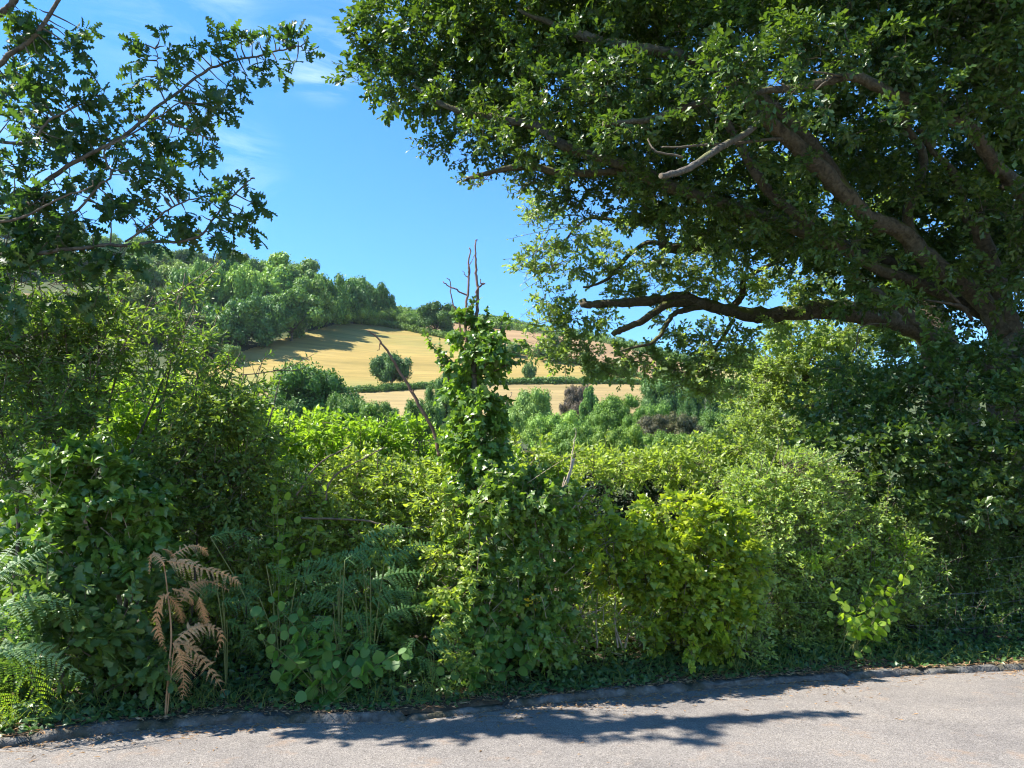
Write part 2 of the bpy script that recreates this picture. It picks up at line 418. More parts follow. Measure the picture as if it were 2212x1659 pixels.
M['wire'] = noise_mat('galvanised_wire', [(.3, (.10, .12, .11)), (.7, (.19, .20, .19))], 9, rough=.5)
M['soil'] = noise_mat('verge_soil', [(.3, (.03, .022, .015)), (.55, (.07, .05, .032)), (.75, (.14, .10, .065))], 14, 6, .95, .6, 30)
M['ground'] = noise_mat('rough_pasture', [(.3, (.03, .045, .015)), (.6, (.06, .075, .025)), (.8, (.11, .11, .04))], .05, 8)
M['field'] = noise_mat('dry_grass_field', [(.28, (.185, .138, .038)), (.5, (.26, .188, .056)), (.72, (.32, .235, .082))], .035, 9, .95, stretch=(.45, 1.6, 1),
                       second=(.02, (.19, .18, .052), .47, .64))
M['stubble'] = noise_mat('pale_stubble_field', [(.3, (.19, .14, .058)), (.5, (.24, .178, .074)), (.7, (.285, .215, .095))], .06, 9, .95, stretch=(.4, 2, 1))
M['redfield'] = noise_mat('ripe_field', [(.3, (.19, .122, .056)), (.5, (.245, .16, .078)), (.7, (.28, .19, .098))], .04, 9, .95, stretch=(.6, 1.5, 1))
M['greenfield'] = noise_mat('yellow_green_field', [(.3, (.20, .185, .06)), (.7, (.27, .235, .085))], .05, 8)
M['yellow'] = noise_mat('yellow_petal', [(.3, (.65, .45, .03)), (.7, (.8, .6, .05))], 20)

def road_mat():
    m, nt, N = nodes('worn_chipping_asphalt')
    out = N('ShaderNodeOutputMaterial'); bs = N('ShaderNodeBsdfPrincipled'); bs.inputs['Roughness'].default_value = .88
    bs.inputs['Specular IOR Level'].default_value = .25
    tc = N('ShaderNodeTexCoord')
    def nz(s, d=4, r=.6):
        n = N('ShaderNodeTexNoise'); n.inputs['Scale'].default_value = s; n.inputs['Detail'].default_value = d; n.inputs['Roughness'].default_value = r
        link(nt, tc.outputs['Object'], n.inputs['Vector']); return n
    vo = N('ShaderNodeTexVoronoi'); vo.inputs['Scale'].default_value = 150; link(nt, tc.outputs['Object'], vo.inputs['Vector'])
    sp = N('ShaderNodeSeparateColor'); link(nt, vo.outputs['Color'], sp.inputs[0])
    stone = ramp(N, [(0, (.095, .086, .078)), (.35, (.168, .154, .140)), (.75, (.21, .192, .174)), (1, (.29, .265, .24))]); link(nt, sp.outputs[0], stone.inputs[0])
    big = nz(.9, 6, .7); br = ramp(N, [(.3, (.72, .71, .72)), (.5, (.97, .95, .94)), (.72, (1.15, 1.11, 1.06))]); link(nt, big.outputs['Fac'], br.inputs[0])
    m1 = N('ShaderNodeMix'); m1.data_type = 'RGBA'; m1.blend_type = 'MULTIPLY'; m1.inputs[0].default_value = 1
    link(nt, stone.outputs[0], m1.inputs[6]); link(nt, br.outputs[0], m1.inputs[7])
    st = nz(2.2, 8, .75); sr = N('ShaderNodeMapRange'); sr.inputs['From Min'].default_value = .56; sr.inputs['From Max'].default_value = .75; sr.inputs['To Max'].default_value = .55
    link(nt, st.outputs['Fac'], sr.inputs['Value'])
    m2 = N('ShaderNodeMix'); m2.data_type = 'RGBA'; link(nt, sr.outputs[0], m2.inputs[0]); link(nt, m1.outputs[2], m2.inputs[6]); m2.inputs[7].default_value = (.30, .19, .11, 1)
    cr = N('ShaderNodeTexVoronoi'); cr.feature = 'DISTANCE_TO_EDGE'; cr.inputs['Scale'].default_value = .55; cw = nz(1.6, 6, .7)
    cadd = N('ShaderNodeVectorMath'); cadd.operation = 'ADD'; link(nt, tc.outputs['Object'], cadd.inputs[0]); link(nt, cw.outputs['Color'], cadd.inputs[1]); link(nt, cadd.outputs[0], cr.inputs['Vector'])
    cm = N('ShaderNodeMapRange'); cm.inputs['From Min'].default_value = .002; cm.inputs['From Max'].default_value = .007; cm.inputs['To Min'].default_value = .35; cm.inputs['To Max'].default_value = 0; link(nt, cr.outputs['Distance'], cm.inputs['Value'])
    m3 = N('ShaderNodeMix'); m3.data_type = 'RGBA'; link(nt, cm.outputs[0], m3.inputs[0]); link(nt, m2.outputs[2], m3.inputs[6]); m3.inputs[7].default_value = (.06, .052, .045, 1)
    link(nt, m3.outputs[2], bs.inputs['Base Color'])
    bp = N('ShaderNodeBump'); bp.inputs['Strength'].default_value = .55; bp.inputs['Distance'].default_value = .006
    link(nt, vo.outputs['Distance'], bp.inputs['Height']); link(nt, bp.outputs[0], bs.inputs['Normal'])
    link(nt, bs.outputs[0], out.inputs['Surface']); return m
M['road'] = road_mat()
M['kerb'] = noise_mat('weathered_kerb_concrete', [(.3, (.05, .045, .04)), (.5, (.115, .107, .097)), (.72, (.20, .19, .17))], 11, 10, .95, .9, 45, second=(3.2, (.055, .05, .03), .46, .62))

# ------------------------------------------------------------------ setting: ground, road, kerb, verge, fields
def grid_mesh(name, X, Y, Z, mat, keep=None, smooth=True):
    ny, nx = X.shape
    V = np.stack([X, Y, Z], -1).reshape(-1, 3)
    i, j = np.meshgrid(np.arange(ny - 1), np.arange(nx - 1), indexing='ij')
    q = np.stack([i * nx + j, i * nx + j + 1, (i + 1) * nx + j + 1, (i + 1) * nx + j], -1)
    q = q[keep] if keep is not None else q.reshape(-1, 4)
    used = np.unique(q); mp = np.zeros(len(V), int); mp[used] = np.arange(len(used))
    mb = MB(); mb.add(V[used], mp[q]); return mb.build(name, mat, smooth=smooth)

xs = np.concatenate([[-2600, -1500, -900, -600], np.arange(-440, 541, 4.0), [700, 1000, 1600, 2600]])
ys = np.concatenate([[-900, -300, -80], np.arange(-24, 640, 4.0), [680, 760, 900, 1200, 2000, 3200]])
X, Y = np.meshgrid(xs, ys); Z = terr(X, Y)
tag(grid_mesh('ground', X, Y, Z, M['ground']), kind='structure')

kx = np.arange(-24, 40, .06); ky = kerb_y(kx)
tn = unit(np.stack([np.gradient(kx), np.gradient(ky)], 1)); nr2 = np.stack([-tn[:, 1], tn[:, 0]], 1)   # points away from the road
g = rng(5)
rows = np.concatenate([[0], np.linspace(.15, 13, 24)])
X = np.stack([kx[::4] + 0 * r for r in rows]); Y = np.stack([ky[::4] - r for r in rows]); Z = 0 * X
tag(grid_mesh('road', X[::-1], Y[::-1], Z, M['road']), kind='structure')

prof = [(-.012, -.03), (-.008, .022), (0, .046), (.012, .060), (.03, .066), (.08, .068), (.092, .05), (.095, .0)]
X = []; Y = []; Z = []
jw = np.abs(((np.cumsum(np.hypot(np.gradient(kx), np.gradient(ky))) + .3) % .92) - .46) > .43
for k, (o, z) in enumerate(prof):
    jit = np.convolve(g.normal(size=len(kx)), np.ones(4) / 4, 'same') * .012
    low = np.where(jw, -.03 if 1 < k < 6 else 0, 0) - np.where(rng(11 + k // 3).uniform(size=len(kx)) < .05, .018, 0) * (1 < k < 6)
    stone = np.floor((np.cumsum(np.hypot(np.gradient(kx), np.gradient(ky))) + .3) / .92).astype(int)
    off = rng(7).normal(size=stone.max() + 3)[stone] * .011
    X.append(kx + nr2[:, 0] * (o + jit + off - low * .8)); Y.append(ky + nr2[:, 1] * (o + jit + off - low * .8)); Z.append(z + (jit + off if z > .02 else 0) + low)
tag(grid_mesh('kerb', np.array(X), np.array(Y), np.array(Z), M['kerb'], smooth=False), kind='structure')

def verge_z(x, y):
    d = y - kerb_y(x)
    return np.interp(d, [.07, .09, .14, .3, .8, 1.6, 4, 7, 10], [.02, .054, .064, .10, .21, .36, .35, .1, -.25]) + .03 * np.sin(x * 3.1 + y * 5) * np.sin(y * 4.3 - x * 2) * np.clip((d - .1) * 3, 0, 1)
rows = np.concatenate([np.concatenate([[.075, .1], np.linspace(.125, 2.2, 26)]), [2.6, 3.2, 4, 5.5, 8]])
vx = np.arange(-22, 34, .12)
X = np.stack([vx for r in rows]); Y = np.stack([kerb_y(vx) + r for r in rows]); Z = verge_z(X, Y)
tag(grid_mesh('verge', X, Y, Z, M['soil']), kind='structure')

# fields: sheets lying on the hillside
def in_poly(px, py, poly):
    inside = np.zeros(px.shape, bool); n = len(poly)
    for i in range(n):
        x1, y1 = poly[i]; x2, y2 = poly[(i + 1) % n]
        c = ((y1 > py) != (y2 > py)) & (px < (x2 - x1) * (py - y1) / (y2 - y1 + 1e-9) + x1)
        inside ^= c
    return inside
fa = np.linspace(-.95, .42, 620); fy = np.arange(110, 520, 1.25)
FA, FY = np.meshgrid(fa, fy); FX = FA * FY; FZ = terr(FX, FY)
_dz = FZ - CAMZ; _dep = FY * CP + _dz * SP
FU = PX / 2 + F * FX / _dep; FV = PY / 2 - F * (-FY * SP + _dz * CP) / _dep
CU = (FU[:-1, :-1] + FU[1:, 1:]) / 2; CV = (FV[:-1, :-1] + FV[1:, 1:]) / 2
FIELDS = [
    ('field', 'field', [(380, 838), (400, 800), (520, 762), (600, 736), (735, 699), (820, 703), (900, 716), (935, 724), (990, 737), (1130, 766), (1230, 783), (1330, 802), (1420, 824),
                        (1250, 826), (1100, 828), (940, 836), (800, 842), (560, 842)]),
    ('stubble_field', 'stubble', [(560, 905), (560, 850), (760, 850), (900, 842), (1000, 838), (1100, 833), (1250, 831), (1440, 834), (1440, 905), (900, 915)]),
    ('ripe_field', 'redfield', [(865, 690), (905, 689), (1000, 703), (1085, 712), (1130, 717), (1300, 741), (1480, 787), (1560, 806), (1560, 830), (1440, 829), (1420, 822), (1330, 800), (1230, 781), (1130, 764), (990, 735), (935, 722), (880, 706)]),
    ('grass_field', 'greenfield', [(1560, 803), (1640, 812), (1720, 818), (1720, 845), (1640, 836), (1560, 832)]),
    ('hill_field', 'redfield', [(-400, 600), (-40, 625), (70, 636), (75, 660), (-50, 672), (-400, 650)]),
]
for nm, mt, poly in FIELDS:
    k = in_poly(CU, CV, poly)
    if k.sum() > 3: tag(grid_mesh(nm, FX, FY, FZ + .30, M[mt], k), kind='structure')

# ------------------------------------------------------------------ distant trees
def far_tree_mesh(name, seed, quads, qs, wide=.95, lobes=18, trunk=.16, kind='dome', parts=False):
    """a tree one unit tall: crown of many small leaf clumps over added solid cores that read as inner shade, and a few boughs"""
    g = rng(seed); crown = MB(); tr = MB()
    C = []; R = []
    for k in range(lobes):
        t = g.uniform(0, 1); ang = g.uniform(0, 6.28)
        if kind == 'dome':
            z = trunk + .10 + .66 * t ** .8 * (1 - trunk); rad = .5 * wide * math.sqrt(max(.02, 1 - (max(0, z - trunk - .22) / (.92 - trunk)) ** 2)) * g.uniform(.35, 1.0)
            rr = g.uniform(.075, .165) * (1 - .2 * t)
        elif kind in ('tall', 'weep'):
            z = trunk + .08 + .74 * t; rad = .32 * wide * (1 - t ** 2 * .8) * g.uniform(.3, .95); rr = g.uniform(.06, .13) * (1 - .3 * t)
        elif kind == 'conic':
            z = .1 + .8 * t; rad = .30 * wide * (1 - t) * g.uniform(.5, 1); rr = .13 * (1.05 - t) + .03
        else:       # low bush
            z = .18 + .5 * t; rad = .6 * wide * math.sqrt(max(.05, 1 - t * t)) * g.uniform(.3, 1); rr = g.uniform(.18, .28)
        C.append((rad * cos(ang), rad * sin(ang), z)); R.append(rr)
    if kind in ('dome', 'bush'): C.append((0, 0, .55)); R.append(.25); C.append((.12, .1, .42)); R.append(.2); C.append((-.14, -.08, .45)); R.append(.2)
    C = np.array(C); R = np.array(R)
    w = R ** 2 / (R ** 2).sum()
    idx = g.choice(len(C), quads, p=w)
    n = unit(g.normal(size=(quads, 3)) + np.array([0, 0, .25]))
    rr = R[idx] * (1 + .20 * g.normal(size=quads)) * (1 + .12 * np.sin(n[:, 0] * 9 + idx) * np.sin(n[:, 2] * 8 + idx))
    P = C[idx] + n * rr[:, None]
    nn = unit(n + g.normal(size=(quads, 3)) * .55); dd = unit(np.cross(nn, g.normal(size=(quads, 3))))
    if kind == 'weep': dd = unit(dd + np.array([0, 0, -.9]))
    leaves(crown, P, dd, nn, qs * g.uniform(.6, 1.4, quads), (np.array([(-.45, .1, 0), (.45, 0, .05), (.4, 1, -.05), (-.4, .9, .08)]) , np.array([(0, 1, 2, 3)])))
    for c, r in zip(C, R):  # solid core added in each lobe, blocks gaps and reads as leaf shade
        u, v = np.meshgrid(np.linspace(0, 2 * pi, 8, endpoint=False), np.linspace(.15, pi - .15, 5))
        V = np.stack([np.cos(u) * np.sin(v), np.sin(u) * np.sin(v), np.cos(v)], -1).reshape(-1, 3)
        V = c + V * r * .74 * (1 + .15 * g.normal(size=(len(V), 1)))
        i, j = np.meshgrid(np.arange(4), np.arange(8), indexing='ij')
        crown.add(V, np.stack([i * 8 + j, i * 8 + (j + 1) % 8, (i + 1) * 8 + (j + 1) % 8, (i + 1) * 8 + j], -1).reshape(-1, 4))
    P = catmull([(0, 0, -.05), (.01, 0, trunk), (0, .01, .5)], 4); tube(tr, P, [.032, .022, .012], 6)
    for k in range(0, len(C), 3):
        tube(tr, np.array([(0.0, 0, trunk + .06), (C[k] * [.5, .5, 1] + [0, 0, -.08]), C[k]]), [.014, .009, .004], 4)
    AV = np.vstack(crown.V); zt = np.percentile(AV[:, 2], 99.5); rt = np.percentile(np.hypot(AV[:, 0], AV[:, 1]), 98)
    for MBx in (crown, tr): MBx.V = [v / np.array([rt / .56, rt / .56, zt], np.float32) for v in MBx.V]
    oc = crown.build(name, M['far']); ot = tr.build(name + '_trunk', M['bark'])
    mc, mt = oc.data, ot.data
    bpy.data.objects.remove(oc); bpy.data.objects.remove(ot)
    return mc, mt
TM = {}
for k in range(3):
    TM['dome%d' % k] = far_tree_mesh('crown', 20 + k, 12000, .033, 1.0 + .1 * k, 40, .09)
    TM['big%d' % k] = far_tree_mesh('crown', 40 + k, 26000, .019, 1.05 + .1 * k, 60, .08)
    TM['bush%d' % k] = far_tree_mesh('crown', 50 + k, 10000, .038, 1.1, 30, .05, 'bush')
TM['tall0'] = far_tree_mesh('crown', 30, 9000, .026, 1.1, 46, .08, 'tall'); TM['tall1'] = far_tree_mesh('crown', 31, 9000, .026, 1.3, 46, .08, 'tall')
TM['conic0'] = far_tree_mesh('crown', 33, 8000, .028, 1.0, 28, .05, 'conic')
TM['weep0'] = far_tree_mesh('crown', 35, 20000, .026, 1.4, 44, .05, 'weep')

def far_tree(name, kind, base, h, tint, label, cat, group=None, wide=1.0, seed=0, parts=True):
    mc, mt = TM[kind]
    g = random.Random(seed)
    root = thing(name, base, label, cat, group)
    root.rotation_euler = (0, 0, g.uniform(0, 6.28)); root.scale = (h * wide, h * wide, h)
    o = bpy.data.objects.new('crown', mc); COL.objects.link(o); o.parent = root; o.color = (*tint, 1)
    t = bpy.data.objects.new('trunk', mt); COL.objects.link(t); t.parent = root
    return root

def tree_px(name, kind, cx, top, basey, rx, tint, label, cat, group=None, Y=None, seed=0, zbase=None):
    """crown centre column, top row, base row and half-width in photo units"""
    if Y is None: p = GT(cx, basey)
    else:
        p = W(cx, basey, Y)
        if zbase is not None: p[2] = zbase
    Yd = p[1]; ztop = W(cx, top, Yd)[2]; h = ztop - p[2]
    wpx = rx * Yd / F
    return far_tree(name, kind, p, h, tint, label, cat, group, wide=max(.4, 2 * wpx / h / 1.12), seed=seed)

GREEN = (1, 1, 1); DARK = (.62, .78, .85); LIGHT = (1.55, 1.5, 1.0); GREY = (1.15, 1.12, 1.3); YEL = (1.7, 1.5, .75); PURP = (1.15, .55, 1.7); PALE = (1.75, 1.65, 1.6)

# trees standing alone in the fields
FT = 'trees standing in the hillside fields'
tree_px('field_oak', 'dome0', 846, 764, 836, 45, DARK, 'dark lone oak standing by the field hedge behind the leaning dead stick', 'tree', FT, seed=1)
tree_px('field_oak', 'dome1', 941, 658, 724, 50, (.55, .72, .6), 'dark spreading oak at the top edge of the golden field beside the ivy column', 'tree', FT, seed=2)
tree_px('field_oak', 'dome2', 1192, 728, 784, 38, DARK, 'dark oak on the boundary between golden and reddish fields, behind hanging oak leaves', 'tree', FT, seed=3)
tree_px('small_tree', 'dome0', 1144, 784, 824, 17, GREY, 'small grey green tree alone in the golden field beside the ivy column', 'tree', FT, seed=4)
tree_px('small_tree', 'dome1', 1352, 778, 826, 30, GREEN, 'rounded green tree at the right end of the field hedge under the oak leaves', 'tree', FT, seed=5)
tree_px('small_tree', 'dome2', 1432, 786, 826, 22, GREEN, 'small green tree right of the field hedge in front of the reddish slope', 'tree', FT, seed=6)
tree_px('small_tree', 'bush0', 1108, 740, 772, 24, GREY, 'grey green thorn tree on the field boundary just right of the ivy column', 'tree', FT, seed=7)
tree_px('small_tree', 'bush1', 1285, 782, 815, 34, GREEN, 'bushy hedgerow tree between the golden field and the reddish slope', 'tree', FT, seed=8)
tree_px('small_tree', 'dome0', 1605, 752, 806, 34, DARK, 'dark tree at the far right end of the fields on the skyline', 'tree', FT, seed=9)
tree_px('small_tree', 'bush2', 1652, 770, 810, 30, GREEN, 'green bush on the skyline beside the pale hawthorn tree', 'tree', FT, seed=10)

# the wood on the hill: crowns one can tell apart, then the rest of it
WG = 'trees of the hillside wood'
wood = [('dome0', 522, 577, 700, 48, LIGHT, 'light green round tree standing out in the middle of the hillside wood'),
        ('tall0', 595, 550, 690, 55, PALE, 'tall pale grey green willow on the skyline of the wood'),
        ('tall1', 660, 562, 690, 48, GREY, 'grey green tall tree next to the pale willow near the skyline'),
        ('conic0', 478, 545, 680, 30, (.5, .7, .8), 'dark pointed conifer behind the light green round tree in the wood'),
        ('dome1', 442, 570, 700, 42, (1.2, 1.25, .95), 'mid green tree left of the light green round tree in the wood'),
        ('dome2', 512, 650, 762, 66, DARK, 'big dark tree at the lower left edge of the wood above the shadowed field'),
        ('dome1', 628, 634, 738, 66, (.85, .95, .85), 'big rounded green tree at the field edge in the middle of the wood'),
        ('dome0', 575, 645, 748, 46, DARK, 'dark tree wedged between the two big field edge trees of the wood'),
        ('dome2', 662, 605, 716, 58, (.95, 1.0, .85), 'domed green tree behind the big rounded one in the wood'),
        ('dome1', 706, 600, 708, 48, (.8, .95, .8), 'green tree right of the domed one towards the end of the wood'),
        ('dome0', 764, 602, 700, 46, (.6, .78, .75), 'dark tall tree near the right end of the wood against the sky'),
        ('dome2', 815, 622, 700, 36, (.55, .75, .72), 'last dark tree at the right end of the wood against the sky'),
        ('bush0', 735, 664, 702, 30, YEL, 'yellowish shrub at the top corner of the golden field beside the wood'),
        ('bush1', 782, 662, 702, 34, (1.3, 1.25, .9), 'light green bush below the dark tall tree at the end of the wood'),
        ('bush2', 822, 640, 700, 24, (1.1, 1.15, .8), 'small round green bush below the last dark tree of the wood'),
        ('bush0', 838, 668, 705, 34, (1.15, 1.1, .85), 'bush at the hedge above the golden field left of the spreading oak'),
        ('bush1', 888, 676, 712, 34, (1.0, 1.05, .8), 'bush touching the left side of the spreading oak'),
        ('dome1', 390, 590, 720, 48, (.9, 1.0, 1.0), 'green tree in the wood seen through the oak twigs')]
for i, (k, cx, top, by, rx, tint, lab) in enumerate(wood):
    tree_px('shrub' if k.startswith('bush') else 'woodland_tree', k, cx, top, by, rx * 1.1, tuple(c * 1.2 for c in tint), lab, 'bush' if k.startswith('bush') else 'tree', WG, seed=60 + i)
g = rng(77)
def wood_fill(rows, label, group):
    for (y0, xa, xb, step, hpx, rx) in rows:
        x = xa
        while x < xb:
            bx = x + g.uniform(-12, 12); by = y0 + g.uniform(-8, 8)
            p = GT(bx, by); hh = (hpx + g.uniform(-12, 16)) * p[1] / F * 1.05
            t = g.choice([.75, 1.0, 1.2, 1.5]) * g.uniform(.9, 1.1); tint = (t * g.uniform(.95, 1.3), t * 1.05, t * g.uniform(.8, 1.25))
            far_tree('woodland_tree', 'dome%d' % g.integers(3) if g.uniform() < .9 else 'tall%d' % g.integers(2), p, hh, tint, label, 'tree', group, wide=g.uniform(1.1, 1.5), seed=int(g.integers(1e6)))
            x += step * 1.15
wood_fill([(592, 290, 480, 50, 50, 30), (640, 250, 430, 52, 58, 30), (690, 240, 470, 56, 62, 30), (745, 250, 520, 52, 66, 30), (782, 380, 500, 46, 50, 30)], 'broadleaf tree in the left of the hillside wood, seen through the privet twigs', 'trees of the wood behind the twigs')
wood_fill([(600, 500, 640, 56, 52, 26), (632, 540, 650, 56, 54, 26), (664, 640, 790, 56, 52, 26), (690, 560, 760, 56, 55, 26)], 'tree packed in the upper wood below the skyline, with only its crown top showing', 'trees packed in the upper wood')
wood_fill([(500, -40, 470, 56, 40, 30), (545, 230, 480, 56, 46, 30)], 'tree along the top left skyline above the wood', 'trees on the upper left skyline')
wood_fill([(520, -60, 250, 62, 50, 30), (600, -60, 230, 70, 60, 30), (700, -60, 230, 80, 75, 30)], 'tree on the far left hillside, only glimpsed through the oak branches', 'trees glimpsed behind the left oak')

# wooded ridge beyond: one mass
def crown_mass(name, pts, hs, seed, q=900, qs=.07):
    g = rng(seed); mb = MB()
    for p, h in zip(pts, hs):
        n = unit(g.normal(size=(q, 3)) + [0, -.3, .4]); rr = (.45 + .07 * g.normal(size=q))
        P = p + np.array([0, 0, .45 * h]) + n * (rr * h)[:, None] * [1, 1, .95]
        nn = unit(n + g.normal(size=(q, 3)) * .5); dd = unit(np.cross(nn, g.normal(size=(q, 3))))
        leaves(mb, P, dd, nn, qs * h * g.uniform(.6, 1.5, q), SIMPLE, 2.0)
    return mb
pts = []; hs = []
for xx in np.arange(842, 1640, 9.0):
    for k in range(3):
        x2 = xx + g.uniform(-8, 8)
        base = np.interp(x2, [840, 900, 1000, 1060, 1130, 1300, 1480, 1640], [690, 690, 700, 710, 716, 741, 786, 802]) - k * 5
        p = GT(x2, base + 2); p[1] += 4 + k * 6; p[2] = terr(p[0], p[1])
        top = np.interp(x2, [840, 900, 1000, 1060, 1130, 1200, 1480, 1640], [648, 652, 662, 668, 689, 718, 774, 792])
        h = (base - top) * p[1] / F * g.uniform(.75, 1.05) * (.75 + .12 * k)
        pts.append(p - [0, 0, .1 * h]); hs.append(max(h, 2.5))
o = crown_mass('distant_woodland', pts, hs, 5, 260, .11).build('distant_woodland', M['far'])
o.color = (1.25, 1.25, 1.05, 1); tag(o, 'hazy green wooded ridge on the skyline beyond the fields', 'woodland', kind='stuff')

# field hedges
def hedge_row(path, hpx, seed, label, tint, name='field_hedge'):
    g = rng(seed); mb = MB(); pts = []; hs = []
    for i in range(len(path) - 1):
        n = int(abs(path[i + 1][0] - path[i][0]) / 2.6) + 2
        for t in np.linspace(0, 1, n, endpoint=False):
            x = path[i][0] * (1 - t) + path[i + 1][0] * t; y = path[i][1] * (1 - t) + path[i + 1][1] * t
            p = GT(x, y); h = hpx * p[1] / F * g.uniform(.75, 1.2)
            pts.append(p + [g.normal() * .3, g.normal() * .4, 0]); hs.append(h)
    o = crown_mass(name, pts, hs, seed, 90, .16).build(name, M['far']); o.color = (*tint, 1)
    tag(o, label, 'hedge', 'field hedges on the hill'); return o
hedge_row([(540, 848), (690, 850), (800, 850), (900, 843), (960, 839)], 17, 1, 'dark field hedge below the lone oak and above the stubble field', (.8, .95, .8))
hedge_row([(1060, 833), (1180, 831), (1300, 831), (1420, 834)], 16, 2, 'dark field hedge between golden field and stubble right of the ivy column', (.75, .9, .85))
hedge_row([(800, 703), (860, 712), (930, 726), (985, 738)], 16, 3, 'overgrown hedge along the top of the golden field under the spreading oak', (1.1, 1.1, .85))
hedge_row([(1130, 768), (1230, 786), (1330, 806), (1400, 822)], 13, 4, 'hedge between golden field and reddish slope seen under the hanging oak leaves', (.9, 1.0, .85))
hedge_row([(1430, 832), (1530, 838), (1640, 842), (1720, 850)], 22, 6, 'pale green scrub hedge below the far right grass field', (1.4, 1.4, 1.1))

# trees in the valley bottom beyond the roadside hedge
VG = 'trees in the valley bottom'
valley = [('big0', 668, 796, 960, 104, 115, (.75, .92, .72), 'big domed dark green tree rising in front of the golden field', 'valley_tree', 'tree'),
          ('big1', 590, 860, 965, 60, 108, (.8, .95, .75), 'dark green bushy tree low on the left flank of the big domed tree', 'valley_tree', 'tree'),
          ('big2', 740, 850, 965, 52, 105, (.95, 1.05, .8), 'mid green rounded tree on the right flank of the big domed tree', 'valley_tree', 'tree'),
          ('big1', 820, 873, 970, 56, 100, (1.0, 1.1, .85), 'low green tree at the foot of the stubble field left of the dead stick', 'valley_tree', 'tree'),
          ('big0', 905, 868, 965, 52, 95, (.9, 1.0, .9), 'bluish green tree between the dead stick and the ivy column', 'valley_tree', 'tree'),
          ('big2', 962, 808, 930, 46, 140, (.95, 1.05, 1.05), 'grey green round tree half hidden behind the ivy column', 'valley_tree', 'tree'),
          ('big1', 1090, 868, 960, 40, 100, (.9, 1.0, .8), 'green tree just right of the ivy column behind the pale stick', 'valley_tree', 'tree'),
          ('big0', 1147, 846, 975, 58, 88, PALE, 'pale silvery green tree right of the ivy column', 'valley_tree', 'tree'),
          ('big2', 1200, 895, 985, 62, 74, (1.95, 1.9, 1.5), 'pale lime green lower tree in front of the silvery one', 'valley_tree', 'tree'),
          ('big1', 1245, 833, 930, 36, 135, PURP, 'purple copper beech in front of the stubble field', 'copper_beech', 'tree'),
          ('weep0', 1275, 838, 930, 27, 122, (1.2, 1.35, 1.1), 'weeping birch in front of the purple copper beech', 'weeping_birch', 'tree'),
          ('big0', 1330, 858, 965, 60, 100, (1.15, 1.25, .75), 'bright green leafy tree right of the weeping birch', 'valley_tree', 'tree'),
          ('big2', 1400, 875, 975, 52, 92, (1.05, 1.2, .75), 'mid green tree below the dark round tree', 'valley_tree', 'tree'),
          ('big1', 1432, 822, 935, 52, 138, (.8, .95, 1.0), 'dark grey green round tree at the right end of the stubble field', 'valley_tree', 'tree'),
          ('big0', 1408, 900, 985, 48, 80, (.9, .52, 1.2), 'dark purple leaved tree left of the other purple one low in the valley', 'purple_tree', 'tree'),
          ('big2', 1475, 897, 985, 50, 82, (.95, .6, 1.2), 'dusky purple leaved tree beside the dark conifer wood', 'purple_tree', 'tree'),
          ('big1', 1500, 838, 960, 36, 120, (.62, .8, .72), 'dark tall tree left in the dark group below the grass field', 'valley_tree', 'tree'),
          ('conic0', 1545, 842, 965, 34, 118, (.55, .75, .7), 'dark conifer in the dark group below the grass field', 'conifer_tree', 'tree'),
          ('big2', 1590, 850, 970, 40, 112, (.7, .85, .75), 'dark leafy tree right of the conifer below the grass field', 'valley_tree', 'tree'),
          ('big1', 1560, 890, 990, 60, 85, (.85, .95, .7), 'dark green rounded tree in front of the conifer', 'valley_tree', 'tree'),
          ('big0', 1250, 918, 1000, 62, 62, (1.15, 1.2, .85), 'green tree below the copper beech behind the roadside hedge', 'valley_tree', 'tree'),
          ('big2', 1340, 925, 1005, 66, 56, (1.3, 1.25, .8), 'yellowish green tree behind the roadside hedge below the purple trees', 'valley_tree', 'tree'),
          ('big1', 1450, 935, 1010, 66, 52, (1.1, 1.15, .75), 'green bushy tree behind the roadside hedge left of the pale hawthorn tree', 'valley_tree', 'tree'),
          ('big0', 1530, 940, 1015, 60, 48, (.95, 1.05, .75), 'dark green bushy tree at the left foot of the pale hawthorn tree', 'valley_tree', 'tree'),
          ('big2', 480, 850, 980, 70, 90, (.9, 1.05, .75), 'green valley tree glimpsed behind the dark bramble', 'valley_tree', 'tree'),
          ('big1', 330, 820, 980, 90, 95, (.9, 1.0, .8), 'green valley tree glimpsed through the middle of the privet', 'valley_tree', 'tree'),
          ('big0', 150, 800, 980, 90, 90, (.85, 1.0, .8), 'green valley tree glimpsed through the left of the privet', 'valley_tree', 'tree'),
          ('big2', -20, 780, 980, 90, 85, (.9, 1.0, .8), 'green valley tree at the left picture edge behind the privet', 'valley_tree', 'tree')]
for i, (k, cx, top, by, rx, Yd, tint, lab, nm, ct) in enumerate(valley):
    b = W(cx, by, Yd); zb = float(terr(b[0], Yd)); 
    tree_px(nm, k, cx, top, by, rx, tint, lab, ct, VG, Y=Yd, seed=200 + i, zbase=min(zb, b[2]))

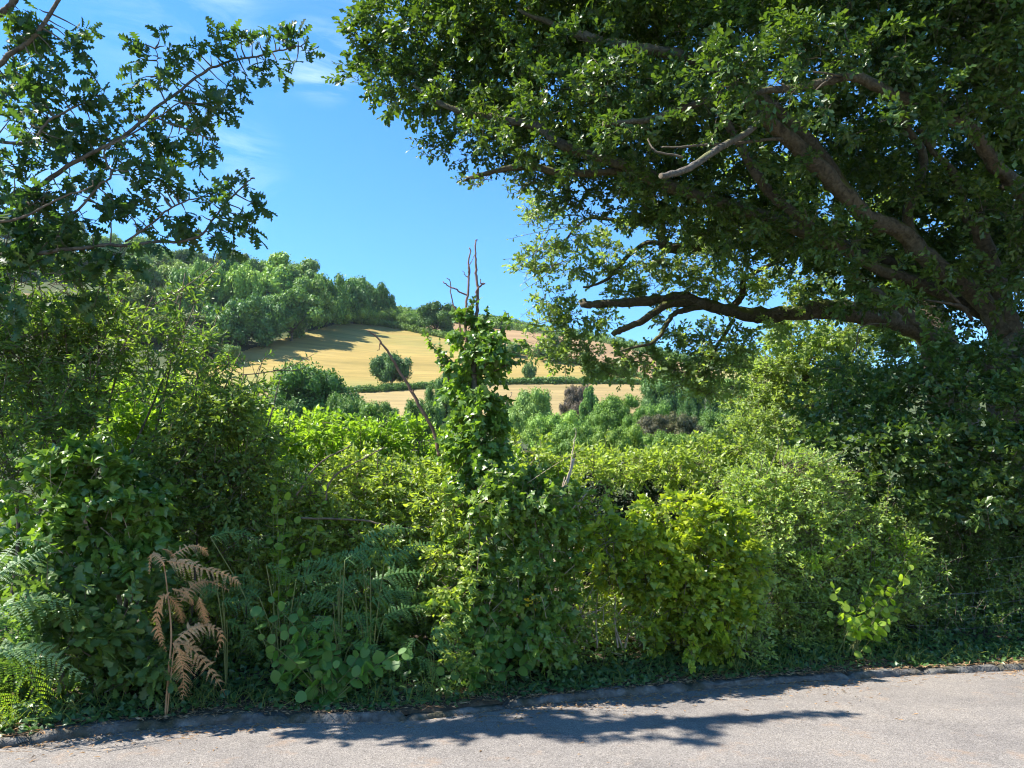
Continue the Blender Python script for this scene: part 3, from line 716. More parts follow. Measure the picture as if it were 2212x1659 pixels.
# ------------------------------------------------------------------ the big oak on the right
def limb(mb, pts, R, sides=9, bump=.10, seed=0):
    P = catmull([W(*p) for p in pts], 8)
    g = rng(seed + 900)
    P[1:-1] += np.cumsum(g.normal(size=(len(P) - 2, 3)) * .012, axis=0) * .4
    px = np.asarray(R, float) / 2 * (.82 if np.max(R) > 20 else 1)                                   # thickness given in photo units
    Rm = np.interp(np.linspace(0, 1, len(P)), np.linspace(0, 1, len(px)), px) * P[:, 1] / F
    tube(mb, P, Rm, sides, bump, seed)
    return P
def limb_part(root, pts, R, mat='bark', seed=0, name='limb', bump=.10):
    mb = MB(); P = limb(mb, pts, R, 10, bump, seed); o = mb.build(name, M[mat], smooth=True)
    attach(o, root); return P
def attach(o, root):
    o.parent = root; o.matrix_parent_inverse = root.matrix_basis.inverted() if False else o.matrix_parent_inverse
    o.location = (-root.location[0], -root.location[1], -root.location[2])
def finish(pl, root, leafmat, crown='crown', twig='twigs', tmat='twig'):
    if pl.L.n: attach(pl.L.build(crown, M[leafmat]), root)
    if pl.T.n and twig: attach(pl.T.build(twig, M[tmat]), root)

b = W(2215, 1150, 11.5); b[2] = float(verge_z(b[0], b[1]))
oak = thing('oak_tree', b, 'huge dark oak with thick mossy limbs overhanging the road from the right', 'tree', 'oaks around the view')
base_px = 1300
mb = MB(); P = catmull([b + [0, 0, -.3], W(2212, 1080, 11.5), W(2195, 900, 11.5), W(2180, 745, 11.5), W(2172, 690, 11.4), W(2150, 600, 11.3), W(2128, 540, 11.0), W(2110, 470, 10.6)], 8)
tube(mb, P, [.55, .42, .36, .2, .13, .12, .11], 14, .07, 3); attach(mb.build('trunk', M['bark'], smooth=True), oak)
LIMBS = [
    ([(2165, 720, 11.4), (2110, 640, 11.2), (2008, 560, 10.9), (1950, 500, 10.7), (1875, 467, 10.4), (1790, 380, 10.0), (1710, 300, 9.6), (1642, 233, 9.2), (1580, 170, 9.0), (1520, 90, 8.8)], [52, 50, 50, 48, 46, 42, 34, 26], 1),
    ([(2150, 690, 11.8), (2010, 620, 11.6), (1900, 580, 11.4), (1792, 513, 11.2), (1735, 477, 11.0), (1675, 430, 10.9), (1635, 377, 10.7), (1568, 260, 10.4), (1540, 190, 10.2)], [40, 36, 30, 28, 27, 25, 18], 2),
    ([(2260, 640, 10.6), (2235, 480, 10.2), (2208, 407, 10.0), (2158, 367, 9.8), (2125, 320, 9.6), (2092, 277, 9.4), (2008, 240, 9.1), (1942, 207, 8.8), (1875, 173, 8.6), (1835, 162, 8.5), (1780, 180, 8.5), (1715, 193, 8.5), (1640, 200, 8.5)], [46, 44, 40, 38, 36, 32, 28, 24, 16], 3),
    ([(2200, 860, 11.4), (2160, 820, 11.3), (2102, 773, 11.2), (2042, 733, 11.1), (1975, 686, 11.0), (1935, 650, 10.9), (1880, 615, 10.9)], [40, 36, 34, 30, 26, 16], 4),
    ([(2170, 660, 12.2), (2000, 585, 12.0), (1850, 545, 11.8), (1700, 480, 11.6), (1550, 430, 11.4), (1420, 383, 11.2), (1354, 350, 11.0), (1270, 323, 11.0), (1220, 307, 11.0), (1170, 267, 11.1), (1087, 253, 11.2), (1020, 240, 11.3), (954, 213, 11.4), (900, 175, 11.5)], [44, 42, 40, 36, 34, 30, 26, 26, 24, 22, 14, 7], 5),
    ([(1450, 400, 11.3), (1387, 367, 11.2), (1304, 370, 11.1), (1204, 373, 11.0), (1137, 360, 11.0), (1070, 367, 11.0), (1017, 383, 11.0), (1002, 388, 11.0)], [24, 22, 20, 20, 17, 12, 6], 6),
    ([(1900, 500, 11.0), (1700, 250, 10.4), (1500, 130, 10.2), (1404, 107, 10.2), (1304, 90, 10.3), (1270, 77, 10.3), (1220, 60, 10.4), (1120, 20, 10.5)], [36, 34, 32, 32, 30, 24, 10], 7),
    ([(2212, 420, 10.2), (2170, 400, 10.4), (2120, 440, 10.8), (2090, 500, 11)], [22, 22, 18, 14], 8),
    ([(2010, 560, 11.4), (1960, 470, 11.0), (1990, 350, 10.8), (1960, 280, 10.6), (1930, 200, 10.4)], [30, 26, 22, 18], 9),
    ([(2090, 480, 11.6), (2060, 380, 11.4), (2010, 330, 11.2), (1980, 280, 11.0)], [24, 22, 18, 12], 10),
]
oak_paths = [limb_part(oak, p, r, 'bark', s) for p, r, s in LIMBS]
# sawn-off stubs with pale cut faces
def stub(root, pts, R, seed, mat='bark_grey'):
    P = limb_part(root, pts, R, mat, seed, 'stub', .05)
    T = unit(P[-1] - P[-3]); mb = MB(); r = R[-1] / 2 * P[-1][1] / F * .93
    a = unit(np.cross(T, [0, 0, 1.0])); bb = np.cross(a, T); th = np.arange(14) * 2 * pi / 14
    ring = P[-1] + T * .004 + r * (np.cos(th)[:, None] * a + np.sin(th)[:, None] * bb) + T * .004
    mb.add(np.vstack([ring, P[-1] + T * .014]), np.array([(14, i, (i + 1) % 14) for i in range(14)]))
    attach(mb.build('cut_face', M['cut']), root); return P
stub(oak, [(1648, 225, 9.15), (1632, 267, 9.0), (1592, 300, 8.8), (1542, 327, 8.6), (1475, 368, 8.4), (1428, 380, 8.3)], [11, 14, 15, 16, 15, 13], 21)
stub(oak, [(1560, 200, 9.6), (1470, 236, 9.4), (1404, 257, 9.3), (1304, 268, 9.2)], [18, 17, 15, 14], 22, 'bark')
for pts, R in [([(1475, 340, 8.7), (1420, 325, 8.7), (1400, 300, 8.8)], [6, 3]), ([(1700, 300, 9.6), (1600, 305, 9.0), (1500, 315, 8.8), (1430, 318, 8.8)], [9, 4]),
               ([(1760, 190, 8.5), (1700, 185, 8.4), (1660, 160, 8.4)], [5, 2]), ([(1800, 165, 8.5), (1740, 205, 8.4), (1690, 180, 8.3)], [5, 2]), ([(1820, 165, 8.5), (1720, 150, 8.3), (1650, 155, 8.2)], [5, 2]),
               ([(2090, 670, 11), (2060, 655, 10.8), (2000, 648, 10.8)], [10, 4]), ([(2100, 690, 11), (2060, 640, 10.8), (2040, 620, 10.8)], [9, 3]), ([(1860, 120, 8.6), (1830, 80, 8.5), (1825, 50, 8.5)], [4, 2]),
               ([(1920, 700, 11), (1860, 705, 10.9), (1850, 760, 10.9)], [4, 2])]:
    mb = MB(); limb(mb, pts, R, 6, .05, 7); attach(mb.build('bare_branch', M['bark_thin'], smooth=True), oak)

pl = Plant(101)
DENS = 1.0; KD = 1.7
def pads(pl, PL, tmpl, size, layers, Y=None, **kw):
    layers = layers * DENS
    for q in PL:
        x, y, rx, ry = q[:4]; Yd = q[4] if len(q) > 4 else Y; dp = q[5] if len(q) > 5 else None; la = q[6] * DENS if len(q) > 6 else layers
        c = W(x, y, Yd); s = Yd / F
        pl.pad(c, (rx * s, dp or max(.5, (rx + ry) / 2 * s), ry * s), tmpl, size, la, **kw)
OAKPADS = [(850, 30, 70, 50, 12), (960, 60, 110, 85, 12), (1080, 60, 110, 90, 11.5), (1190, 20, 110, 60, 10.8), (1240, 140, 110, 70, 11.5), (1350, 60, 120, 80, 11), (1480, 70, 130, 90, 10.5), (1620, 55, 140, 80, 9.6), (1760, 50, 140, 80, 9.4),
           (1900, 50, 150, 90, 9), (2050, 60, 150, 110, 8.8), (2180, 90, 130, 120, 8.6),
           (845, 125, 65, 60, 12), (900, 190, 75, 48, 12), (970, 185, 95, 60, 12), (1070, 190, 100, 60, 12), (1330, 190, 100, 55, 9.6, .6), (1220, 205, 120, 40, 10), (1470, 190, 100, 60, 9.9), (1590, 150, 90, 50, 8.6, .5), (1420, 240, 70, 30, 9.4, .4),
           (1720, 120, 120, 50, 8.6, .6), (1900, 130, 110, 45, 8.5, .6), (2040, 180, 110, 50, 8.9, .6), (2160, 230, 90, 60, 9, .6),
           (960, 305, 55, 26, 12, .5, 2.2), (1050, 300, 90, 45, 12), (1150, 330, 100, 45, 11.8), (1100, 240, 90, 40, 12.3), (1260, 270, 90, 45, 11.8), (1300, 340, 110, 40, 11.8), (1400, 310, 90, 45, 11.8, .7), (1500, 290, 80, 50, 11.2, .7),
           (1180, 392, 60, 22, 11.2, .5, 2), (1260, 410, 110, 36, 11.8), (1380, 430, 120, 45, 12), (1490, 410, 100, 55, 12), (1500, 480, 120, 40, 12.2), (1600, 400, 90, 60, 12.2), (1640, 480, 110, 45, 12.2), (1560, 545, 90, 25, 12.4, .6, 2),
           (1730, 400, 70, 70, 12.6, .8, 2.2), (1790, 300, 70, 60, 12.4, .8, 2.0), (1880, 330, 80, 70, 12.2, .8, 1.9), (1960, 400, 90, 70, 12.4, .9, 2.4), (1890, 440, 80, 40, 12.4, .8, 2.4), (2080, 400, 80, 80, 12.2, .9, 2.6), (2180, 330, 70, 80, 11.8, .9, 2.6),
           (1750, 540, 110, 45, 12.4), (1860, 560, 100, 50, 12.2), (1980, 500, 110, 50, 12.4), (2080, 560, 100, 60, 12.4), (2180, 520, 80, 80, 12), (1820, 640, 70, 30, 12), (1930, 620, 90, 40, 12), (2030, 640, 80, 40, 12.3), (2120, 660, 60, 50, 12.3), (2200, 640, 50, 70, 12),
           (1780, 470, 60, 40, 9.7, .35, 1.6), (1960, 250, 60, 30, 8.8, .35, 1.6), (1850, 500, 60, 30, 10.0, .35, 1.6), (2150, 450, 60, 40, 9.6, .4, 1.8)]
SKIRT = [(1985, 760, 70, 50, 10.6), (2080, 800, 90, 55, 10.4), (2180, 790, 80, 70, 10.4), (1850, 770, 80, 45, 11.2, .8, 2.0), (1880, 850, 120, 65, 10.4), (2010, 870, 120, 70, 10), (2140, 890, 120, 80, 9.8), (1800, 890, 70, 60, 10.6, .7, 2.4),
         (1830, 960, 90, 60, 10.0), (1950, 970, 110, 60, 9.7), (2080, 990, 120, 70, 9.5), (2190, 1010, 90, 80, 9.4), (1900, 1050, 90, 50, 9.8), (2010, 1080, 100, 50, 9.6), (2130, 1090, 110, 60, 9.4), (1780, 1000, 60, 50, 10.4)]
DENS = 1.0
pads(pl, OAKPADS, OAK_LOW, .086, 5.0, n=8, L=.2, up=.7, tilt=.65)
FRONT = [(1050, 275, 60, 25, 10.6), (1150, 300, 70, 30, 10.4), (1260, 345, 80, 30, 10.2), (1380, 335, 60, 30, 10.2), (1340, 400, 90, 28, 10.3), (1450, 440, 90, 35, 10.6), (1560, 420, 70, 35, 10.6), (1620, 340, 50, 40, 9.9), (1700, 450, 70, 40, 10.2), (1600, 500, 90, 30, 11), (1720, 520, 80, 30, 10.8), (1820, 520, 70, 35, 10.3), (1900, 600, 80, 30, 10.3), (1980, 630, 70, 30, 10.2), (2060, 560, 60, 40, 10.4), (2120, 620, 60, 50, 10.6), (2190, 560, 50, 70, 10),
         (1680, 210, 80, 40, 8.3), (1780, 220, 60, 25, 8.2), (1560, 250, 70, 40, 8.8), (1900, 260, 80, 30, 8.4), (2020, 300, 70, 30, 8.8), (2080, 220, 90, 40, 8.5), (2190, 300, 60, 60, 9), (1400, 160, 90, 50, 9.3), (1240, 90, 90, 40, 9.8), (1150, 110, 80, 50, 10.3), (1080, 230, 80, 30, 10.9), (990, 200, 70, 30, 11), (1990, 420, 60, 50, 10.5), (2090, 400, 50, 50, 10.2), (2190, 480, 50, 60, 9.7), (1930, 380, 60, 40, 10.6), (1850, 330, 60, 35, 10.6), (1760, 340, 50, 30, 9.4)]
pads(pl, [(x, y, rx, ry, Yd, .4) for x, y, rx, ry, Yd in FRONT + [(1390, 258, 70, 26, 8.9), (1330, 275, 40, 16, 9.0)]], OAK_LOW, .088, 3.2, n=8, L=.2, up=.6, tilt=.65)
BACK = [(1500, 330, 200, 90, 13.5), (1750, 330, 160, 110, 13.8), (1950, 350, 160, 110, 13.8), (2130, 380, 120, 140, 13.5), (1700, 500, 200, 60, 13.6), (1900, 520, 200, 70, 13.6), (2100, 560, 140, 90, 13.6), (2000, 180, 200, 80, 11.5), (1700, 200, 200, 60, 11.5), (2160, 200, 120, 100, 11)]
pads(pl, [(x, y, rx, ry, Yd, .6) for x, y, rx, ry, Yd in BACK], OAK_LOW, .12, 2.6, n=8, L=.22, up=.6, tilt=.65)
pads(pl, SKIRT, OAK_LOW, .088, 4.8, n=8, L=.2, up=.5, tilt=.65)
# crown above and beyond the frame
for (x, y, z, r) in [(-1.5, 12.5, 9.6, 1.3), (.5, 12, 10.2, 1.5), (2.5, 11.5, 10.8, 1.6), (4.5, 11, 10.8, 1.7), (6.5, 10.5, 10.5, 1.8), (5, 8.5, 9, 1.3), (7, 8, 8.2, 1.4), (8.5, 10, 8.5, 1.8), (9, 12, 7, 1.8), (6, 13.5, 9, 1.8), (3, 14, 9, 1.6), (9.5, 11, 4, 1.8), (9, 9.5, 5.5, 1.5), (0, 11, 9.8, 1.4), (1.5, 10, 9.6, 1.4), (3, 9.5, 9.8, 1.5), (4.5, 9.5, 9.6, 1.5), (2, 12.5, 11.2, 1.6), (4.5, 12.5, 11.8, 1.8), (7, 12, 11, 1.8), (1, 13.5, 9.5, 1.5)]:
    pl.pad((x, y, z), (r * 1.2, r, r * .65), OAK_LOW, .13, 3.6, n=7, L=.2)
# leafy tips reaching out of the crown's left edge
for (x, y, x2, y2, Yd) in [(800, 110, 742, 70, 12), (830, 160, 790, 120, 12), (820, 60, 780, 50, 12), (960, 300, 897, 312, 12), (960, 330, 905, 330, 12), (1040, 380, 1002, 390, 11), (830, 190, 870, 240, 12), (960, 240, 940, 262, 12), (1010, 340, 990, 375, 12), (1140, 390, 1100, 402, 11.2), (1300, 470, 1250, 470, 12)]:
    a, bb = W(x, y, Yd), W(x2, y2, Yd)
    for k in range(4): pl.shoot([a + pl.g.normal(size=3) * .12, (a + bb) / 2 + pl.g.normal(size=3) * .08, bb + pl.g.normal(size=3) * .09], OAK_LOW, .10, 14, .006)
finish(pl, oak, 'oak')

# ------------------------------------------------------------------ the second oak, sunlit, beyond
Y2 = 16.0
b = W(2080, 1000, 17.5); b[2] = float(verge_z(b[0], b[1])) - .2
oak2 = thing('oak_tree', b, 'sunlit paler oak behind with a long mossy limb reaching left over the fields', 'tree', 'oaks around the view')
mb = MB(); P = catmull([b + [0, 0, -.2], W(2060, 900, 17.3), W(2030, 760, 17), W(1990, 640, 17), W(1960, 520, 17)], 8); tube(mb, P, [.55, .45, .36, .25], 12, .08, 4); attach(mb.build('trunk', M['bark'], smooth=True), oak2)
L2 = [([(2040, 740, 17), (1960, 700, 16.8), (1908, 686, 16.6), (1842, 672, 16.4), (1775, 668, 16.2), (1708, 676, 16), (1642, 680, 16), (1575, 668, 15.9), (1508, 650, 15.8), (1475, 636, 15.8), (1437, 641, 15.7), (1370, 646, 15.6), (1300, 647, 15.5), (1258, 648, 15.5)], [60, 62, 62, 56, 44, 38, 34, 32, 30, 27, 23, 20], 31),
      ([(1500, 655, 15.8), (1450, 655, 15.6), (1420, 668, 15.5), (1387, 693, 15.4), (1345, 712, 15.4), (1324, 722, 15.4)], [24, 22, 20, 18, 14], 32),
      ([(1530, 660, 15.9), (1470, 672, 15.6), (1450, 682, 15.5), (1432, 706, 15.4), (1420, 726, 15.3), (1390, 745, 15.3), (1340, 758, 15.3)], [14, 12, 11, 9, 4], 33),
      ([(1700, 500, 16.4), (1560, 530, 16.2), (1454, 535, 16), (1437, 520, 16), (1432, 490, 16)], [24, 26, 30, 26, 22], 34),
      ([(1640, 470, 16.2), (1530, 462, 16.1), (1437, 463, 16), (1400, 480, 16), (1347, 483, 16), (1277, 477, 16), (1240, 500, 16), (1210, 540, 15.8), (1170, 560, 15.8)], [22, 22, 20, 12, 9, 7, 5, 3], 35),
      ([(1454, 535, 16), (1400, 525, 16), (1350, 560, 15.8), (1310, 600, 15.7), (1260, 620, 15.6)], [14, 11, 8, 5], 36),
      ([(1585, 690, 15.9), (1560, 730, 15.7), (1545, 760, 15.6), (1530, 800, 15.6)], [10, 8, 5, 3], 37),
      ([(1580, 668, 15.9), (1600, 640, 16), (1610, 600, 16), (1680, 560, 16.2)], [22, 16, 12], 38)]
p2 = [limb_part(oak2, p, r, 'bark', s) for p, r, s in L2]
pl = Plant(102)
PADS2 = [(1180, 440, 45, 28), (1155, 470, 30, 40), (1145, 560, 38, 40), (1190, 545, 35, 40), (1240, 510, 45, 40), (1250, 580, 50, 30), (1310, 540, 50, 40), (1330, 590, 60, 35), (1390, 570, 60, 40), (1460, 580, 60, 35), (1520, 560, 50, 40), (1370, 500, 50, 25), (1500, 510, 60, 25),
         (1180, 650, 45, 35), (1165, 700, 35, 40), (1240, 680, 45, 40), (1220, 740, 45, 30), (1300, 690, 40, 30), (1290, 760, 50, 28), (1350, 770, 50, 25), (1340, 640, 50, 28), (1410, 620, 50, 25), (1480, 615, 55, 30), (1550, 620, 60, 35), (1620, 600, 60, 40), (1690, 610, 60, 40), (1750, 600, 50, 45),
         (1210, 770, 45, 25), (1160, 745, 30, 25), (1330, 795, 55, 22), (1400, 790, 50, 28), (1260, 800, 40, 18), (1470, 815, 40, 28), (1520, 770, 50, 35), (1600, 780, 45, 30), (1500, 840, 40, 22), (1570, 830, 35, 30), (1400, 765, 50, 25), (1450, 710, 35, 30), (1480, 770, 40, 35), (1530, 730, 45, 40), (1585, 740, 40, 40), (1510, 810, 35, 45), (1540, 850, 22, 30), (1560, 790, 30, 30), (1640, 720, 40, 25), (1680, 700, 40, 20), (1450, 800, 28, 20), (1760, 650, 40, 22), (1820, 640, 40, 25), (1440, 680, 30, 16)]
pads(pl, [(x, y, rx, ry, 15.8, .55) for x, y, rx, ry in PADS2], OAK_LOW, .10, 2.9, n=8, L=.2, up=.6, tilt=.7, m=4, twig=.6, shell=.1, twr=.006)
for (x, y, z, r) in [(7, 17, 8.8, 1.8), (5, 17, 8.5, 1.5), (8, 18, 6.5, 1.8), (10, 17, 8, 2)]:
    pl.pad((x, y, z), (r * 1.2, r, r * .7), OAK_LOW, .13, 1.8, n=7, L=.2)
for (x, y, x2, y2) in [(1200, 520, 1110, 585), (1200, 560, 1125, 615), (1250, 470, 1140, 470), (1240, 430, 1160, 420), (1220, 480, 1130, 500), (1200, 660, 1135, 690), (1230, 720, 1150, 740), (1260, 770, 1220, 800), (1360, 780, 1330, 815), (1450, 800, 1470, 850), (1530, 830, 1550, 900), (1500, 800, 1440, 830), (1560, 780, 1610, 800), (1400, 770, 1380, 800)]:
    a, bb = W(x, y, 15.7), W(x2, y2, 15.5)
    for k in range(3): pl.shoot([a + pl.g.normal(size=3) * .15, (a + bb) / 2 + pl.g.normal(size=3) * .12, bb + pl.g.normal(size=3) * .12], OAK_LOW, .10, 13, .008)
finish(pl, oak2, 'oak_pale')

# ------------------------------------------------------------------ the oak on the left, dark against the sky
YL = 7.6
b = np.array([-5.7, 6.9, 0]); b[2] = float(verge_z(b[0], b[1]))
oakl = thing('oak_tree', b, 'left oak with dark jagged leaves and thin twigs against blue sky', 'tree', 'oaks around the view')
mb = MB(); P = catmull([b + [0, 0, -.2], b + [.1, 0, 1.5], b + [.2, -.1, 3], b + [.0, -.2, 5], b + [.1, -.3, 7.5]], 8); tube(mb, P, [.26, .21, .17, .1], 12, .06, 5); attach(mb.build('trunk', M['bark'], smooth=True), oakl)
BL = [([(-340, 330, 8.2), (-150, 260, 8.0), (-60, 200, 7.8), (0, 140, 7.6), (50, 97, 7.5), (97, 57, 7.4), (133, 0, 7.3), (165, -60, 7.2)], [24, 20, 17, 15, 13, 11, 9], 41),
      ([(-200, 200, 8.1), (-60, 80, 7.9), (0, 28, 7.8), (28, 0, 7.7), (60, -50, 7.6)], [20, 18, 16, 15], 42),
      ([(-320, 640, 8.3), (-150, 520, 8.1), (-40, 450, 8.0), (60, 410, 7.9), (147, 353, 7.8), (240, 310, 7.8), (310, 268, 7.9), (360, 225, 8.1), (430, 166, 8.4), (500, 133, 8.7), (560, 112, 8.9), (620, 95, 9.0), (660, 92, 9.0)], [18, 16, 13, 11, 9, 8, 7, 6, 5, 4, 2.5], 43),
      ([(-330, 720, 8.2), (-60, 560, 8.0), (60, 548, 7.8), (170, 530, 7.7), (270, 522, 7.7), (350, 512, 7.8), (430, 500, 7.9), (480, 450, 8.0), (530, 405, 8.1), (550, 385, 8.1)], [16, 13, 10, 8, 7, 5, 4, 2.5], 44),
      ([(30, 420, 7.9), (140, 470, 7.6), (220, 400, 7.5), (240, 383, 7.5), (232, 330, 7.5), (300, 285, 7.6), (400, 220, 7.8)], [7, 6, 5, 4.5, 4, 3], 45),
      ([(-60, 300, 7.6), (60, 300, 7.4), (110, 250, 7.4), (160, 215, 7.4), (215, 185, 7.5)], [8, 6, 5, 3], 46),
      ([(360, 225, 8.1), (343, 180, 8.0), (341, 140, 8.0), (335, 105, 8.0)], [4, 3, 2], 47),
      ([(330, 255, 7.9), (400, 275, 8.0), (440, 290, 8.0), (470, 310, 8.0)], [4, 3, 2], 48),
      ([(270, 522, 7.7), (340, 470, 7.7), (400, 440, 7.8), (460, 420, 7.9)], [5, 4, 2], 49),
      ([(-100, 480, 7.0), (40, 470, 6.9), (130, 420, 6.8), (200, 390, 6.8)], [8, 6, 4, 3], 50)]
BL = [([(x, y, 6.15 + (Y * .82 - 6.15) * .4) for x, y, Y in p], r, q) for p, r, q in BL]
pl = Plant(103)
bp = []
for p, r, s in BL: bp.append(limb_part(oakl, p, r, 'bark_thin', s, 'branch', .05))
allp = np.vstack(bp)
CL = [(30, 60, 7.5), (60, 40, 7.5), (85, 20, 7.4), (95, 45, 7.5), (40, 20, 7.6), (15, 95, 7.6), (30, 130, 7.6), (130, 85, 7.4), (150, 85, 7.4), (160, 110, 7.4), (155, 100, 7.4), (120, 120, 7.4), (100, 130, 7.4), (80, 140, 7.4), (65, 115, 7.4), (170, 60, 7.4), (140, 62, 7.4),
      (20, 180, 7.6), (50, 170, 7.5), (80, 180, 7.5), (60, 205, 7.5), (30, 220, 7.6), (90, 210, 7.5), (100, 235, 7.5), (125, 205, 7.4), (150, 215, 7.4), (170, 225, 7.5), (140, 250, 7.4), (20, 260, 7.6), (60, 265, 7.5), (105, 275, 7.5), (200, 185, 7.5), (215, 195, 7.5), (225, 205, 7.5), (210, 175, 7.5), (165, 255, 7.5),
      (20, 310, 7.6), (55, 325, 7.6), (95, 310, 7.6), (130, 300, 7.6), (165, 285, 7.6), (195, 262, 7.6), (240, 245, 7.7), (270, 230, 7.8), (290, 245, 7.8), (260, 270, 7.7), (225, 290, 7.7), (195, 310, 7.7), (165, 330, 7.7), (240, 320, 7.7), (275, 300, 7.8), (300, 275, 7.8), (320, 255, 7.9), (345, 250, 7.9), (310, 320, 7.8), (280, 335, 7.7),
      (310, 95, 8), (325, 100, 8), (345, 85, 8), (355, 100, 8), (300, 125, 8), (330, 120, 8), (350, 125, 8), (345, 160, 8), (325, 168, 8), (300, 170, 8), (370, 200, 8.1), (395, 195, 8.2), (385, 170, 8.2), (405, 150, 8.3), (420, 130, 8.4), (430, 115, 8.4), (440, 175, 8.4), (425, 195, 8.3), (455, 200, 8.4), (470, 225, 8.4), (445, 225, 8.3), (410, 230, 8.2), (480, 240, 8.4),
      (415, 250, 8.1), (430, 275, 8.1), (400, 280, 8.0), (385, 290, 8.0), (425, 305, 8.0), (450, 300, 8.0), (465, 315, 8.0), (370, 260, 8.0), (350, 275, 7.9), (360, 305, 7.9), (435, 325, 8.0), (330, 300, 7.9),
      (465, 80, 8.5), (480, 100, 8.5), (505, 100, 8.6), (520, 90, 8.7), (520, 120, 8.7), (545, 95, 8.8), (500, 165, 8.6), (515, 180, 8.6), (535, 165, 8.7), (490, 185, 8.6), (540, 140, 8.8), (560, 150, 8.8), (570, 130, 8.9), (560, 90, 8.9), (590, 80, 9), (605, 100, 9), (625, 80, 9), (645, 90, 9), (655, 110, 9), (640, 135, 9), (600, 140, 8.9), (470, 130, 8.5), (455, 120, 8.4), (655, 80, 9),
      (30, 380, 7.8), (70, 375, 7.8), (110, 370, 7.7), (150, 375, 7.6), (190, 365, 7.6), (225, 365, 7.5), (200, 400, 7.5), (240, 410, 7.5), (170, 420, 7.6), (130, 410, 7.6), (90, 430, 7.7), (50, 440, 7.8), (20, 420, 7.8), (270, 380, 7.6), (300, 365, 7.7), (20, 500, 7.8), (60, 500, 7.7), (100, 480, 7.7), (140, 490, 7.6), (180, 470, 7.6), (215, 450, 7.6), (250, 440, 7.6), (240, 480, 7.6), (200, 505, 7.7), (160, 540, 7.7),
      (330, 400, 7.7), (345, 390, 7.7), (360, 400, 7.7), (320, 430, 7.7), (355, 430, 7.7), (385, 420, 7.8), (410, 415, 7.8), (430, 430, 7.8), (455, 415, 7.9), (460, 440, 7.9), (490, 430, 7.9), (505, 410, 8), (535, 400, 8.1), (545, 420, 8.1), (550, 440, 8.1), (540, 385, 8.1), (530, 460, 8), (500, 460, 8), (470, 470, 7.9), (435, 465, 7.8), (400, 455, 7.8), (365, 465, 7.8), (330, 465, 7.7), (295, 470, 7.7), (270, 455, 7.6), (300, 500, 7.7), (340, 500, 7.7), (380, 495, 7.8), (420, 490, 7.8), (460, 500, 7.9), (500, 490, 8), (540, 480, 8), (260, 540, 7.7), (310, 530, 7.7), (480, 520, 7.9), (120, 545, 7.7), (60, 560, 7.8), (20, 550, 7.8)]
P = np.array([W(x, y, 6.15 + (Y * .82 - 6.15) * .4) for x, y, Y in CL])
near = np.array([allp[np.argmin(((allp - p) ** 2).sum(1))] for p in P])
sticks(pl.T, near, P, .008, .003, 4, .05, 3)
D = unit(P - near) + pl.g.normal(size=P.shape) * .5
pl.rosettes(P, OAK_SPIKY, .118, 8, .13, D, up=.5, tilt=.8, spread=1.1, droop=.35)
# denser and off-frame parts of its crown
for (x, y, rx, ry, Yd, la) in [(40, 80, 70, 70, 7.8, 1.0), (50, 220, 80, 60, 7.8, 1.4), (90, 330, 120, 60, 7.9, 1.3), (80, 470, 110, 70, 7.9, 1.5), (210, 470, 90, 55, 7.8, 1.1), (200, 330, 80, 50, 7.9, .9), (420, 470, 110, 40, 8.0, .9), (300, 290, 70, 40, 7.9, .8), (440, 250, 40, 50, 8.2, .6), (40, 590, 110, 60, 7.9, 2.2), (-120, 350, 90, 110, 8, 1.6), (20, 150, 60, 60, 7.8, 1.2), (30, 270, 70, 60, 7.8, 1.6), (110, 260, 70, 50, 7.7, 1.0), (40, 400, 80, 60, 7.8, 1.8), (140, 420, 90, 50, 7.7, 1.2), (40, 520, 90, 60, 7.8, 1.8), (150, 540, 100, 50, 7.8, 1.6), (260, 540, 70, 35, 7.8, 1.1), (90, 620, 100, 50, 7.8, 1.8), (200, 610, 90, 40, 7.9, 1.2), (20, 60, 50, 50, 7.6, .9)]:
    Yd = 6.15 + (Yd * .82 - 6.15) * .4; s = Yd / F; pl.pad(W(x, y, Yd), (rx * s, .45, ry * s), OAK_SPIKY, .115, la * 1.15, n=7, L=.15, shell=.1, up=.5, tilt=.8, spread=1.1, droop=.3, twig=.7, m=3)
for (x, y, z, r) in [(-8.5, 9.5, 6.5, 1.4), (-4.3, 7.5, 8.2, .4), (-5.0, 7.5, 8.0, .5), (-5.6, 7.6, 8.4, .5)]:
    pl.pad((x * .84, y * .82, 1.6 + (z - 1.6) * .82), (r, r, r * .7), OAK_SPIKY, .14, 1.6, n=7, L=.2)
finish(pl, oakl, 'oak_dark')

# ------------------------------------------------------------------ roadside shrubs
def shrub_root(x, d, name, label, cat, group=None):
    p = WK(x, 1300, d); p[2] = float(verge_z(p[0], p[1]))
    return thing(name, p, label, cat, group)
def kpads(pl, PL, tmpl, size, layers, d, dep=.45, **kw):
    layers = layers * KD
    for q in PL:
        x, y, rx, ry = q[:4]; dd = q[4] if len(q) > 4 else d; la = q[5] * KD if len(q) > 5 else layers
        c = WK(x, y, dd); s = c[1] / F
        pl.pad(c, (rx * s, dep, ry * s), tmpl, size, la, **kw)
        for k in range(3 if dd < 2.5 else 1):
            a = c + pl.g.uniform(-.7, .7, 3) * [rx * s, dep, ry * s] + [0, -dep * .4, 0]
            bb = a + pl.g.normal(size=3) * [.16, .07, .1] + [0, -.09, .20]
            pl.shoot([a, (a + bb) / 2 + pl.g.normal(size=3) * .02 + [0, 0, .03], bb + [0, 0, -.02]], tmpl, size * .9, 11, .0035)
